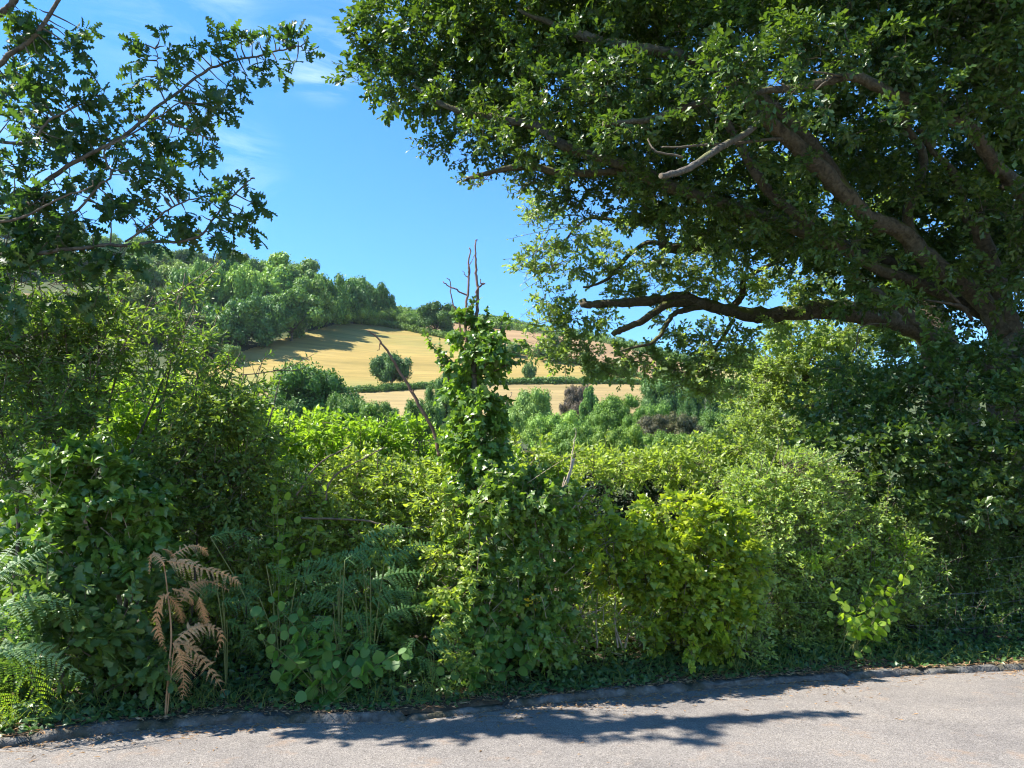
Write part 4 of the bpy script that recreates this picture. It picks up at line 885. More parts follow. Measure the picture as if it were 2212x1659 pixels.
def stems(pl, xs, y0, tops, d, r=.02, seed=0, n=5):
    g = rng(seed)
    for (x0, x1, y1) in zip(xs, *zip(*tops)):
        a = WK(x0, y0, d); a[2] = float(verge_z(a[0], a[1])) - .05; bb = WK(x1, y1, d + g.uniform(-.2, .3))
        m1 = a * .65 + bb * .35 + g.normal(size=3) * [.12, .08, .05]; m2 = a * .3 + bb * .7 + g.normal(size=3) * [.12, .08, .05]
        tube(pl.T, catmull([a, m1, m2, bb], n), [r, r * .7, r * .45, r * .2], 6, .05, seed)
SG = 'shrubs of the roadside hedge'

# S1 tall privet thicket
r = shrub_root(250, 1.5, 'privet_shrub', 'tall tangled privet thicket with narrow leaves under the left oak', 'shrub', SG); pl = Plant(110)
stems(pl, [20, 80, 130, 180, 220, 260, 300, 240, 350, 330, 270], 1280, [(60, 640), (200, 640), (90, 560), (330, 640), (420, 660), (470, 680), (520, 760), (140, 700), (560, 800), (610, 800), (400, 590)], 1.6, .022, 4)
S1 = [(150, 740, 80, 60, 1.8, 1.8), (230, 700, 70, 50, 1.8, 1.2), (200, 790, 80, 50, 1.8, 1.4), (0, 690, 80, 60, 1.7, 2.6), (0, 780, 90, 70, 1.7, 2.6), (90, 750, 80, 60, 1.8, 1.8), (-40, 880, 80, 80, 1.7, 2.4), (50, 640, 90, 50), (160, 620, 100, 40, 1.6, .8), (30, 730, 100, 60), (140, 700, 100, 60), (250, 650, 90, 50, 1.6, .9), (330, 620, 80, 40, 1.6, .6), (400, 660, 70, 50, 1.6, .5), (240, 740, 100, 60, 1.5, 1.5), (350, 740, 90, 60, 1.5, 1.3), (440, 760, 70, 60, 1.5, .9), (60, 820, 110, 70), (180, 830, 100, 70, 1.5, 1.7), (300, 830, 90, 60, 1.5, 1.2),
      (410, 830, 90, 50, 1.5, 1.1), (500, 830, 60, 45, 1.5, 1.1), (520, 780, 40, 40, 1.5, .8), (60, 920, 100, 70, 1.4, 2.2), (200, 910, 90, 50, 1.5, 1.2), (460, 700, 50, 60, 1.6, .35), (540, 870, 40, 40, 1.5, .9), (0, 1020, 80, 80, 1.2, 2.2)]
kpads(pl, S1, NARROW, .075, 1.25, 1.5, .5, n=9, L=.2, shell=.05, up=.5, tilt=.7, twig=.8, m=4, twr=.004)
for pts in [[(520, 810), (570, 805), (620, 795), (650, 780), (678, 765)], [(560, 800), (570, 775), (590, 760)], [(590, 800), (640, 800), (665, 790)], [(430, 620), (460, 590), (480, 555)], [(250, 640), (280, 600), (360, 560)], [(330, 660), (400, 620), (480, 560), (520, 540)],
            [(60, 830), (90, 780), (110, 740)], [(200, 820), (220, 760), (230, 730)], [(260, 760), (290, 700), (300, 660)], [(100, 900), (130, 850), (140, 820)]]:
    pl.shoot([WK(x, y, 1.2) for x, y in pts], NARROW, .07, 14, .006, spread=.8)
finish(pl, r, 'privet', 'foliage', 'branches')

# S2 ivy mass on the left
r = shrub_root(200, .9, 'ivy_bush', 'glossy ivy mound of large leaves below the left privet thicket', 'ivy', 'ivy growths in the hedge'); pl = Plant(111)
stems(pl, [150, 220, 280], 1400, [(170, 1000), (230, 980), (300, 1050)], .9, .03, 5)
kpads(pl, [(190, 1010, 90, 50), (260, 1040, 80, 50), (130, 1080, 70, 60), (210, 1110, 110, 60), (290, 1120, 60, 70), (150, 1180, 90, 60), (250, 1200, 90, 60), (320, 1200, 40, 50), (220, 1010, 60, 30)], IVY, .085, 2.6, .75, .3, n=6, L=.16, up=.5, tilt=.5, spread=.8, droop=.5, outb=.9, flat=.6)
finish(pl, r, 'ivy', 'foliage', 'stems', 'twig_pale')

# S3 dark bramble
r = shrub_root(450, 1.3, 'bramble_bush', 'dark small leaved bramble between the privet thicket and the bright privet', 'bush', SG); pl = Plant(112)
stems(pl, [400, 440, 480, 520], 1400, [(380, 900), (460, 850), (520, 870), (550, 900)], 1.3, .015, 6)
kpads(pl, [(430, 900, 80, 50), (500, 900, 60, 60), (400, 970, 90, 60), (490, 980, 80, 60), (550, 960, 40, 60), (420, 1050, 90, 60), (510, 1060, 80, 70), (440, 1130, 100, 60), (520, 1150, 70, 60)], OVATE, .055, 2.9, 1.1, .4, n=7, L=.13, up=.5, tilt=.7, droop=.3, twig=.4)
finish(pl, r, 'bramble', 'foliage', 'stems')

# S4 dark undergrowth lower left
r = shrub_root(150, .6, 'oak_sapling', 'dark oak sapling with lobed leaves below the ivy mound at the left', 'sapling', 'saplings along the verge'); pl = Plant(113)
stems(pl, [60, 150, 230, 280], 1560, [(70, 1280), (160, 1270), (240, 1290), (300, 1330)], .6, .014, 7)
kpads(pl, [(60, 1300, 80, 60), (170, 1290, 80, 50), (260, 1300, 70, 60), (120, 1390, 100, 60), (230, 1400, 80, 60), (300, 1420, 60, 60), (150, 1470, 110, 40), (270, 1480, 60, 40), (40, 1400, 60, 60)], OAK, .12, 2.6, .55, .3, n=6, L=.18, up=.7, tilt=.6, droop=.25)
finish(pl, r, 'shade', 'foliage', 'stems')

# low dark undergrowth along the foot of the hedge
for (xs_, lab, sd_) in [(range(-60, 330, 55), 'low dark bramble under the oak sapling at the left', 140), (range(330, 640, 55), 'low dark bramble behind the dead brown bracken', 141), (range(640, 980, 55), 'low dark bramble under the centre bracken fronds', 142),
                        (range(980, 1420, 55), 'low dark bramble at the foot of the big ivy mound', 143), (range(1420, 1960, 55), 'low dark bramble at the foot of the hawthorn bush', 144), (range(1960, 2330, 55), 'low dark bramble behind the wire fence by the kerb', 145)]:
    r = shrub_root(list(xs_)[2], 1.0, 'bramble_thicket', lab, 'bush', 'low brambles along the hedge foot'); pl = Plant(sd_)
    for x in xs_:
        yk = np.interp(x, [-60, 300, 870, 1400, 2212], [1600, 1575, 1555, 1500, 1447])
        kpads(pl, [(x, yk - 90, 60, 55, 1.0 if x < 1960 else 1.3), (x + 20, yk - 170, 60, 60, 1.4 if x < 1960 else 1.6)], OVATE, .06, 1.5, 1.0, .35, n=7, L=.14, up=.6, tilt=.7, droop=.3, twig=.3)
    finish(pl, r, 'bramble', 'foliage', 'stems')

# S5 bright privet hedge behind
r = shrub_root(720, 3.2, 'privet_hedge', 'bright lime green sunlit hedge top left of the ivy column', 'hedge', SG); pl = Plant(114)
kpads(pl, [(570, 945, 70, 36), (650, 940, 80, 34), (740, 945, 90, 32), (830, 948, 80, 28), (900, 955, 70, 26), (600, 980, 80, 50), (700, 975, 90, 50), (800, 975, 90, 45), (890, 990, 80, 45), (960, 990, 60, 40), (480, 950, 80, 45), (380, 935, 90, 50), (280, 930, 80, 50), (180, 950, 90, 50), (300, 860, 80, 40), (420, 870, 70, 40), (500, 890, 60, 30), (90, 900, 90, 60)], OVATE, .065, 2.8, 3.0, .6, n=8, L=.18, up=.6, tilt=.65, twig=.3)
kpads(pl, [(x, y, 70, 60, 2.6 + .2 * (y < 1150)) for x in range(-60, 1120, 90) for y in (1060, 1150, 1240, 1330)], OVATE, .085, 1.3, 2.8, .35, n=8, L=.2, up=.5, tilt=.7)
for k in range(26):
    x = pl.g.uniform(540, 960); y = np.interp(x, [540, 640, 760, 960], [925, 915, 925, 945]) + pl.g.uniform(-5, 15)
    pl.shoot([WK(x, y + 50, 2.7), WK(x + pl.g.uniform(-10, 10), y + 10, 2.7), WK(x + pl.g.uniform(-18, 18), y - 28 + pl.g.uniform(-12, 10), 2.7)], OVATE, .06, 13, .005)
finish(pl, r, 'lit', 'foliage', 'stems')

# S6 mixed hedge in the middle
r = shrub_root(740, 1.6, 'mixed_hedge', 'mixed hedge of small dull green leaves left of the ivy mound behind the bracken', 'hedge', SG); pl = Plant(115)
stems(pl, [600, 680, 760, 840, 920], 1420, [(620, 1000), (660, 1010), (780, 1000), (850, 1000), (900, 1000)], 1.6, .02, 8)
kpads(pl, [(600, 1050, 70, 60), (690, 1050, 80, 60), (780, 1050, 80, 60), (870, 1050, 80, 60), (950, 1060, 60, 60), (580, 1140, 80, 60), (670, 1150, 80, 70), (770, 1150, 90, 70), (870, 1150, 80, 70), (940, 1150, 50, 70), (985, 1170, 60, 60, .75), (1000, 1250, 60, 60, .6), (985, 1330, 60, 60, .7), (1010, 1400, 60, 50, .55), (960, 1090, 50, 40, .8), (600, 1240, 90, 70), (710, 1250, 90, 70), (820, 1250, 90, 70), (910, 1260, 70, 70), (640, 1340, 90, 70), (760, 1350, 100, 70), (880, 1350, 90, 70), (520, 1250, 70, 80), (450, 1250, 80, 80), (480, 1360, 90, 80), (560, 1420, 90, 60), (380, 1330, 60, 90), (400, 1440, 70, 60)], OVATE, .055, 2.5, 1.35, .45, n=8, L=.14, up=.5, tilt=.75, twig=.45, shell=.2)
for pts in [[(640, 1120), (760, 1120), (860, 1135), (940, 1135)], [(700, 1090), (720, 1030), (780, 990), (830, 965)], [(640, 1070), (690, 1000), (760, 960)], [(560, 1100), (520, 1160), (440, 1220)]]:
    limb(pl.T, [(x, y, kerb_y(W(x, y, 7)[0]) + .95) for x, y in pts], [5, 4, 2.5], 5, .05, 2)
finish(pl, r, 'hedge', 'foliage', 'branches')

# S7 ivy column
p = WK(1035, 1450, .9); p[2] = float(verge_z(p[0], p[1]))
col = thing('ivy_clad_stump', p, 'tall dead stem smothered in ivy, with bare twigs sticking up into the sky', 'tree stump')
YC = p[1]
pl = Plant(116); mb = MB()
P = catmull([p + [0, 0, -.1], W(1035, 1250, YC), W(1030, 1050, YC), W(1025, 850, YC), W(1020, 720, YC), W(1018, 660, YC)], 8); tube(mb, P, [.10, .08, .06, .035, .022, .015], 9, .08, 6)
attach(mb.build('trunk', M['bark'], smooth=True), col)
for i, (pts, R) in enumerate([([(1024, 760), (1026, 690), (1027, 640), (1030, 580), (1029, 540), (1031, 518)], [13, 9, 7, 6, 4, 3]), ([(1008, 760), (1005, 700), (1008, 660), (1009, 620), (1013, 570), (1014, 535)], [9, 7, 6, 5, 3]),
               ([(1008, 638), (990, 628), (975, 618), (957, 608)], [4, 3.5, 2.5]), ([(1000, 730), (985, 680), (972, 640), (965, 601)], [4, 3.5, 2]), ([(1029, 640), (1033, 620), (1043, 605), (1038, 603)], [4.5, 4, 2]), ([(1012, 590), (1018, 570), (1025, 550)], [2.5, 1.5]), ([(1010, 600), (1004, 592), (998, 585)], [2, 1.2])]):
    mb = MB(); limb(mb, [(x, y, YC - .02 * (i % 3)) for x, y in pts], R, 6, .05, i); attach(mb.build('dead_twig', M['deadwood'], smooth=True), col)
IV = [(1020, 690, 28, 22), (1015, 730, 42, 30), (1050, 740, 45, 30), (1015, 780, 50, 35), (1060, 780, 50, 35), (1020, 830, 48, 38), (1050, 850, 35, 40), (1022, 900, 48, 40), (1040, 940, 45, 40), (1015, 960, 40, 40), (1025, 1000, 46, 40), (1055, 1005, 36, 40), (1020, 1045, 46, 40), (1066, 965, 26, 40), (1090, 790, 30, 22), (1000, 1000, 40, 40), (1000, 860, 22, 40), (1065, 890, 16, 40)]
for q in IV:
    s = YC / F; pl.pad(W(q[0], q[1], YC - .06), (q[2] * s, min(.28, q[2] * s * 1.1), q[3] * s), IVY, .066, 4.2, n=6, L=.13, up=.25, tilt=.45, spread=.75, droop=.7, outb=1.0, flat=.7, sub=.07)
for pts in [[(985, 800), (965, 775), (945, 755), (935, 735), (928, 722)], [(980, 790), (960, 770), (948, 745)], [(1060, 750), (1080, 720), (1092, 695), (1098, 680)], [(1070, 800), (1100, 780), (1120, 755), (1130, 740)], [(1070, 790), (1105, 790), (1125, 775)], [(1010, 700), (1018, 670), (1028, 648)], [(1040, 710), (1048, 685), (1050, 668)], [(970, 820), (955, 790), (940, 770)]]:
    for k in range(2): pl.shoot([W(x, y, YC - .1) + pl.g.normal(size=3) * .025 for x, y in pts], IVY, .06, 15, .006, spread=.8, droop=.45)
finish(pl, col, 'ivy', 'ivy', 'ivy_stems')

# dead leaning stick and pale stick
p = WK(945, 975, 1.3); st = thing('dead_stick', p, 'long bare reddish brown dead stick leaning left out of the hedge', 'dead branch')
mb = MB(); YS = p[1]
limb(mb, [(948, 985, YS), (940, 942, YS), (905, 870, YS - .03), (870, 810, YS - .05), (835, 757, YS - .08), (812, 728, YS - .1), (798, 716, YS - .1)], [8, 7.5, 7, 6, 5, 3.5, 2], 7, .08, 2); attach(mb.build('stick', M['deadwood'], smooth=True), st)
for a, bb in [((822, 740), (815, 756)), ((893, 845), (888, 843)), ((880, 815), (872, 818))]:
    mb = MB(); limb(mb, [(a[0], a[1], YS - .09), ((a[0] + bb[0]) / 2 + 1, (a[1] + bb[1]) / 2, YS - .1), (bb[0], bb[1], YS - .1)], [3, 1.5], 5, .05, 1); attach(mb.build('side_twig', M['deadwood']), st)
for (pts, lab) in [([(1070, 950), (1080, 905), (1090, 870), (1103, 848)], 'pale thin dead stick rising beside the right side of the ivy column'), ([(1215, 1060), (1232, 1000), (1238, 960), (1240, 925)], 'pale dead stem standing in the hedge right of the ivy column')]:
    p = WK(*pts[0], 1.2); o = MB(); limb(o, [(x, y, p[1]) for x, y in pts], [4.5, 4, 3, 1.5], 6, .05, 3)
    ob = o.build('bare_stick', M['twig_pale'], smooth=True, origin=p); tag(ob, lab, 'dead branch', 'bare dead stems in the hedge')

# S8 ivy mound below the column
r = shrub_root(1080, .85, 'ivy_bush', 'big ivy mound in half shade at the foot of the ivy column', 'ivy', 'ivy growths in the hedge'); pl = Plant(117)
stems(pl, [1050, 1120, 1180, 1240], 1420, [(1000, 1100), (1150, 1080), (1220, 1030), (1260, 1060)], .9, .03, 9)
kpads(pl, [(1040, 1080, 80, 50), (1120, 1070, 80, 50), (1180, 1080, 60, 45), (1080, 1160, 90, 60), (1170, 1150, 80, 60), (1230, 1120, 40, 60), (1090, 1240, 90, 60), (1180, 1240, 70, 70), (1040, 1320, 90, 60), (1130, 1320, 90, 60), (1200, 1330, 60, 60), (1150, 1045, 50, 30, .6, 1.2), (1220, 1090, 30, 35, .45, 1.2), (1120, 1390, 100, 40)], IVY, .062, 1.7, .45, .24, n=6, L=.15, sub=.1, up=.4, tilt=.5, spread=.8, droop=.5, outb=.95, flat=.6)
for pts in [[(1190, 1290), (1150, 1100), (1130, 1050)], [(1170, 1120), (1200, 1130), (1230, 1100), (1270, 1060)], [(1110, 1010), (1105, 1080), (1090, 1130)], [(1240, 990), (1220, 1060), (1180, 1130)]]:
    limb(pl.T, [(x, y, kerb_y(W(x, y, 7.4)[0]) + .42) for x, y in pts], [5, 4, 3], 5, .05, 2)
finish(pl, r, 'ivy_dull', 'foliage', 'stems', 'twig_pale')

# S9 back hedge right of column
r = shrub_root(1420, 3.0, 'beech_hedge', 'sunlit yellowish hedge top behind the bright ivy bush with a dark hollow below', 'hedge', SG); pl = Plant(118)
kpads(pl, [(1150, 1015, 70, 36), (1240, 1005, 80, 38), (1330, 1012, 80, 30), (1420, 1012, 80, 30), (1510, 1015, 90, 36), (1600, 1010, 80, 40), (1340, 1010, 80, 26, 3.8), (1420, 1010, 80, 26, 3.8), (1300, 1010, 80, 26, 4.6), (1420, 1010, 100, 26, 4.6), (1560, 1040, 80, 35), (1640, 1050, 70, 50), (1680, 1000, 60, 40), (1130, 975, 50, 30), (1500, 985, 60, 28), (1590, 970, 60, 34)], OVATE, .06, 2.6, 2.6, .6, sub=.09, n=8, L=.16, up=.6, tilt=.65, twig=.35)
kpads(pl, [(1140, 1080, 70, 50, 2.6), (1200, 1080, 50, 50, 2.6), (1140, 1170, 70, 60, 2.6), (1220, 1160, 60, 60, 2.6), (1480, 1100, 60, 50, 4.8), (1300, 1180, 100, 70, 4.6), (1420, 1180, 100, 80, 4.6), (1290, 1280, 90, 70, 4), (1400, 1290, 90, 80, 4)], OVATE, .07, 2.6, 3.4, .4, n=7, L=.16, up=.5, tilt=.7, twig=.4)
finish(pl, r, 'hedge', 'foliage', 'branches')

r = shrub_root(1345, 3.6, 'hollow_shade_bush', 'added blackish bush standing in for the shade of the hollow behind the bright ivy', 'bush', SG); pl = Plant(151)  # bush added to darken the hollow, its shade is leaf colour
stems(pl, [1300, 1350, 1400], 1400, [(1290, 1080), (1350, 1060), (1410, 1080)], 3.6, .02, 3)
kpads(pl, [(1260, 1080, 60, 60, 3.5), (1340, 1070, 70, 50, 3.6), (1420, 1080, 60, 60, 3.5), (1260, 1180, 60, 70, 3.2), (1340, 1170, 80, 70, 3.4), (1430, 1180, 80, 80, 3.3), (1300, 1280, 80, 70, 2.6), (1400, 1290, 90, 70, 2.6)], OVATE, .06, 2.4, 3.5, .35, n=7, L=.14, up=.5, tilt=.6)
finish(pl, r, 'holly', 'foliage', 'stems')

# S10 bright ivy bush
r = shrub_root(1440, .8, 'ivy_bush', 'bright yellow green sunlit ivy bush right of the dark hollow', 'ivy', 'ivy growths in the hedge'); pl = Plant(119)
stems(pl, [1400, 1450, 1500, 1540], 1410, [(1330, 1130), (1450, 1080), (1500, 1100), (1580, 1150)], .8, .03, 10)
kpads(pl, [(1285, 1122, 36, 34), (1295, 1180, 50, 45), (1365, 1175, 60, 40), (1435, 1112, 50, 38), (1500, 1120, 70, 50), (1570, 1130, 50, 50), (1400, 1220, 90, 60), (1490, 1210, 90, 70), (1570, 1220, 60, 70), (1340, 1240, 60, 50), (1450, 1300, 80, 60), (1530, 1310, 80, 60), (1580, 1290, 36, 50, .5, 1.6), (1470, 1370, 70, 50), (1545, 1375, 50, 40)], IVY, .066, 2.7, .5, .34, n=6, L=.15, sub=.11, up=.6, tilt=.55, spread=.85, droop=.3, outb=.9, flat=.6)
for k in range(14):
    x = pl.g.uniform(1260, 1600); y = np.interp(x, [1260, 1300, 1360, 1430, 1600], [1112, 1095, 1140, 1080, 1095])
    pl.shoot([WK(x, y + 45, .6), WK(x + 4, y + 15, .55), WK(x + pl.g.uniform(-15, 15), y - 14, .55)], IVY, .065, 10, .005)
finish(pl, r, 'ivy_sunlit', 'foliage', 'stems')

# S11 bare twigs in the gap
r = shrub_root(1300, .9, 'bare_shrub', 'pale bare twiggy shrub in the gap left of the bright ivy bush', 'shrub', SG); pl = Plant(120)
g = pl.g; A = []; B = []
for k in range(120):
    x = g.uniform(1200, 1430); y = g.uniform(1200, 1400); a = WK(x, y, g.uniform(.5, 1.3)); A.append(a); B.append(a + g.normal(size=3) * [.13, .05, .1] + [0, 0, .12])
sticks(pl.T, A, B, .005, .003, 4, .08, 4)
for x0, x1, y1 in [(1335, 1360, 1300), (1345, 1330, 1290), (1350, 1385, 1310), (1290, 1300, 1220), (1270, 1240, 1270), (1240, 1230, 1250)]:
    a = WK(x0, 1400, .55); bb = WK(x1, y1, .55); tube(pl.T, catmull([a, (a + bb) / 2 + g.normal(size=3) * .04, bb], 6), [.012, .006], 5)
kpads(pl, [(1250, 1330, 60, 60), (1330, 1350, 70, 50), (1390, 1340, 50, 60), (1230, 1400, 60, 30), (1290, 1250, 60, 40)], OVATE, .045, .75, .6, .3, n=6, L=.12, shell=.1)
finish(pl, r, 'hedge', 'foliage', 'twigs', 'twig_pale')

# S12 hawthorn hedge right
r = shrub_root(1780, 1.1, 'hawthorn_bush', 'pale green sunlit hawthorn bush with spiky shoots right of the bright ivy', 'bush', SG); pl = Plant(121)
stems(pl, [1650, 1720, 1780, 1840, 1900], 1420, [(1640, 1060), (1720, 1000), (1790, 1000), (1850, 1060), (1920, 1150)], 1.1, .022, 11)
kpads(pl, [(1600, 1060, 50, 40, 1.4), (1620, 1230, 50, 60, .75), (1610, 1330, 50, 50, .6), (1590, 1390, 60, 35, .5), (1600, 1170, 40, 40, .7, 1.2), (1560, 1050, 50, 30, 1.8), (1610, 1110, 40, 50, 1.2), (1930, 1150, 40, 30), (1660, 1050, 60, 50), (1710, 1010, 50, 40), (1720, 1080, 70, 60), (1780, 1060, 60, 60), (1640, 1130, 60, 60), (1720, 1160, 80, 60), (1800, 1150, 80, 60), (1860, 1130, 50, 50), (1680, 1230, 80, 60), (1770, 1240, 90, 60), (1860, 1220, 80, 60), (1930, 1190, 50, 60), (1700, 1320, 90, 60), (1790, 1320, 90, 60), (1880, 1310, 80, 60), (1940, 1270, 50, 60), (1660, 1390, 70, 40), (1760, 1400, 90, 40), (1850, 1390, 80, 40)], OVATE, .046, 2.4, .95, .4, n=8, L=.14, up=.5, tilt=.75, twig=.5, shell=.2)
for x, y, x2, y2 in [(1700, 1020, 1765, 965), (1740, 1010, 1800, 990), (1770, 1050, 1865, 1000), (1790, 1070, 1880, 1050), (1780, 1000, 1820, 985), (1840, 1110, 1900, 1090), (1680, 1010, 1700, 960), (1650, 1030, 1620, 990), (1860, 1090, 1930, 1130), (1900, 1150, 1960, 1140)]:
    for k in range(3):
        a = WK(x, y, .8) + pl.g.normal(size=3) * .04; bb = WK(x2, y2, .75) + pl.g.normal(size=3) * .05
        pl.shoot([a, (a + bb) / 2 + pl.g.normal(size=3) * .03, bb], OVATE, .042, 18, .006)
finish(pl, r, 'haw', 'foliage', 'stems')

r = shrub_root(1925, .8, 'bramble_bush', 'yellow lit bramble spray between the hawthorn bush and the wire fence', 'bush', SG); pl = Plant(150)
stems(pl, [1900, 1930, 1950], 1410, [(1880, 1130), (1920, 1160), (1960, 1200)], .8, .012, 3)
kpads(pl, [(1890, 1120, 35, 25, .8), (1930, 1165, 40, 30, .75), (1910, 1200, 45, 30, .7), (1950, 1215, 40, 25, .7), (1770, 1190, 45, 25, .6), (1830, 1175, 40, 25, .6)], OVATE, .06, 1.3, .7, .2, n=7, L=.14, up=.6, sub=.1)
finish(pl, r, 'hazel_lit', 'foliage', 'stems')  # lit patches by the hawthorn come from the lightened leaf colour

# S13 pale sunlit tree behind
Yt = 20.0
b = W(1740, 1000, Yt); b[2] = float(verge_z(b[0], b[1])) - .1
r = thing('hawthorn_tree', b, 'pale sunlit small leaved tree behind the hedge below the mossy limb', 'tree'); pl = Plant(122)
mb = MB(); tube(mb, catmull([b, W(1750, 900, Yt), W(1740, 800, Yt), W(1780, 720, Yt)], 6), [.16, .12, .07, .03], 8, .08, 2); attach(mb.build('trunk', M['bark'], smooth=True), r)
for pts, R in [([(1745, 870), (1680, 820), (1650, 760)], [9, 6, 3]), ([(1745, 840), (1820, 790), (1860, 730)], [9, 6, 3]), ([(1745, 820), (1790, 690), (1800, 650)], [8, 5, 3])]:
    limb(pl.T, [(x, y, Yt) for x, y in pts], R, 6, .06, 3)
pads(pl, [(1660, 820, 60, 60, Yt), (1610, 880, 55, 50, Yt), (1700, 720, 50, 40, Yt), (1830, 710, 80, 40, Yt), (1700, 900, 90, 70, Yt), (1790, 720, 70, 40, Yt), (1720, 745, 60, 50, Yt), (1680, 790, 55, 60, Yt), (1760, 790, 80, 55, Yt), (1840, 760, 70, 50, Yt + 1), (1850, 820, 70, 50, Yt + 1), (1650, 860, 60, 60, Yt), (1720, 870, 80, 60, Yt), (1790, 870, 70, 60, Yt), (1620, 930, 60, 60, Yt - 1), (1690, 945, 80, 60, Yt - 1), (1770, 950, 80, 60, Yt), (1560, 980, 50, 40, Yt - 1.5), (1640, 1000, 70, 50, Yt - 1.5), (1900, 700, 60, 50, Yt + 2), (1780, 640, 50, 30, Yt + 2, None, 1.6), (1830, 600, 50, 40, Yt + 2.5, None, 1.5), (1960, 720, 60, 50, Yt + 2), (1720, 1020, 70, 40, Yt - 2)], OVATE, .09, 2.8, n=8, L=.22, up=.5, tilt=.75, twig=.5, shell=.15, twr=.006)
finish(pl, r, 'haw_tree', 'crown', 'twigs')

# S15 dark shrub at the right edge
r = shrub_root(2100, 1.5, 'blackthorn_bush', 'dark small leaved bush behind the wire fence at the right edge', 'bush', SG); pl = Plant(123)
stems(pl, [1980, 2050, 2120, 2200], 1420, [(1990, 1150), (2060, 1130), (2140, 1110), (2230, 1100)], 1.6, .02, 12)
kpads(pl, [(1990, 1170, 60, 50, 1.6), (2060, 1150, 80, 60, 1.7), (2150, 1130, 80, 60, 1.8), (2220, 1110, 60, 70, 1.8), (1990, 1250, 70, 60, 1.5), (2070, 1250, 80, 60, 1.7), (2160, 1240, 80, 70, 1.8), (2230, 1230, 60, 70), (2000, 1330, 70, 50, 1.5), (2080, 1330, 80, 50, 1.6), (2170, 1320, 80, 50, 1.7), (2240, 1310, 60, 60), (2300, 1150, 80, 100), (2320, 1300, 80, 90), (2120, 1060, 80, 40, 2.2), (1960, 1110, 50, 40, 1.8)], OVATE, .045, 2.8, 1.7, .45, n=8, L=.14, up=.5, tilt=.75, twig=.4)
kpads(pl, [(1990, 1300, 40, 40, .42), (2060, 1345, 50, 25, .4), (2120, 1320, 40, 30, .42), (2190, 1350, 50, 25, .4), (2030, 1260, 40, 25, .45), (2150, 1255, 50, 20, .45), (2210, 1290, 30, 30, .45)], OVATE, .045, .55, .42, .1, n=7, L=.13, sub=.12)
kpads(pl, [(x, y, 70, 60, 2.8) for x in range(1640, 2330, 90) for y in (1080, 1170, 1260, 1340)], OVATE, .085, 1.3, 2.8, .35, n=8, L=.2, up=.5, tilt=.7)
finish(pl, r, 'shade', 'foliage', 'stems')

# S15b brighter nettle-ish ground shrub between hawthorn and fence
r = shrub_root(2600, 1.5, 'blackthorn_bush', 'dark bush past the wire fence, beyond the right edge of the view', 'bush', SG); pl = Plant(152)
kpads(pl, [(x, y, 100, 90, 1.6 + .3 * (y < 1200)) for x in (2450, 2620, 2800, 3000) for y in (1060, 1200, 1330)], OVATE, .07, 1.4, 1.7, .5, n=8, L=.18, up=.5, tilt=.7)
finish(pl, r, 'shade', 'foliage', 'stems')

# wire fence
p = WK(2080, 1420, .75); fence = thing('wire_fence', p, 'sagging galvanised wire netting fence in the shade at the right edge', 'fence')
g = rng(88)
H = [[(1640, 1303), (1760, 1302), (1850, 1305), (1930, 1290)], [(1980, 1289), (2050, 1283), (2110, 1282), (2160, 1274), (2240, 1262)], [(1960, 1281), (2040, 1285), (2120, 1278), (2200, 1262), (2300, 1245)], [(2010, 1314), (2080, 1312), (2140, 1306), (2212, 1295), (2300, 1282)], [(2020, 1337), (2090, 1336), (2150, 1330), (2230, 1319), (2300, 1308)], [(2010, 1362), (2060, 1360), (2150, 1352), (2230, 1340)], [(2130, 1249), (2180, 1242), (2230, 1234)], [(2120, 1212), (2180, 1205), (2240, 1196)], [(1960, 1350), (1990, 1352), (2020, 1350)]]
for pts in H:
    mb = MB(); P = catmull([WK(x, y, .62) for x, y in pts], 8); P[:, 2] += g.normal(size=len(P)) * .003; tube(mb, P, .0017, 4); attach(mb.build('wire', M['wire']), fence)
for k, x in enumerate(np.arange(1985, 2290, 20.0)):
    x2 = x + g.uniform(-4, 4); top = np.interp(x2, [1985, 2080, 2212, 2290], [1285, 1279, 1240, 1230]); bot = np.interp(x2, [1985, 2212, 2290], [1372, 1366, 1360])
    mb = MB(); P = catmull([WK(x2 + g.normal() * 2, y, .622) for y in np.linspace(top, bot, 5)], 5); tube(mb, P, .0013, 4); attach(mb.build('wire', M['wire']), fence)

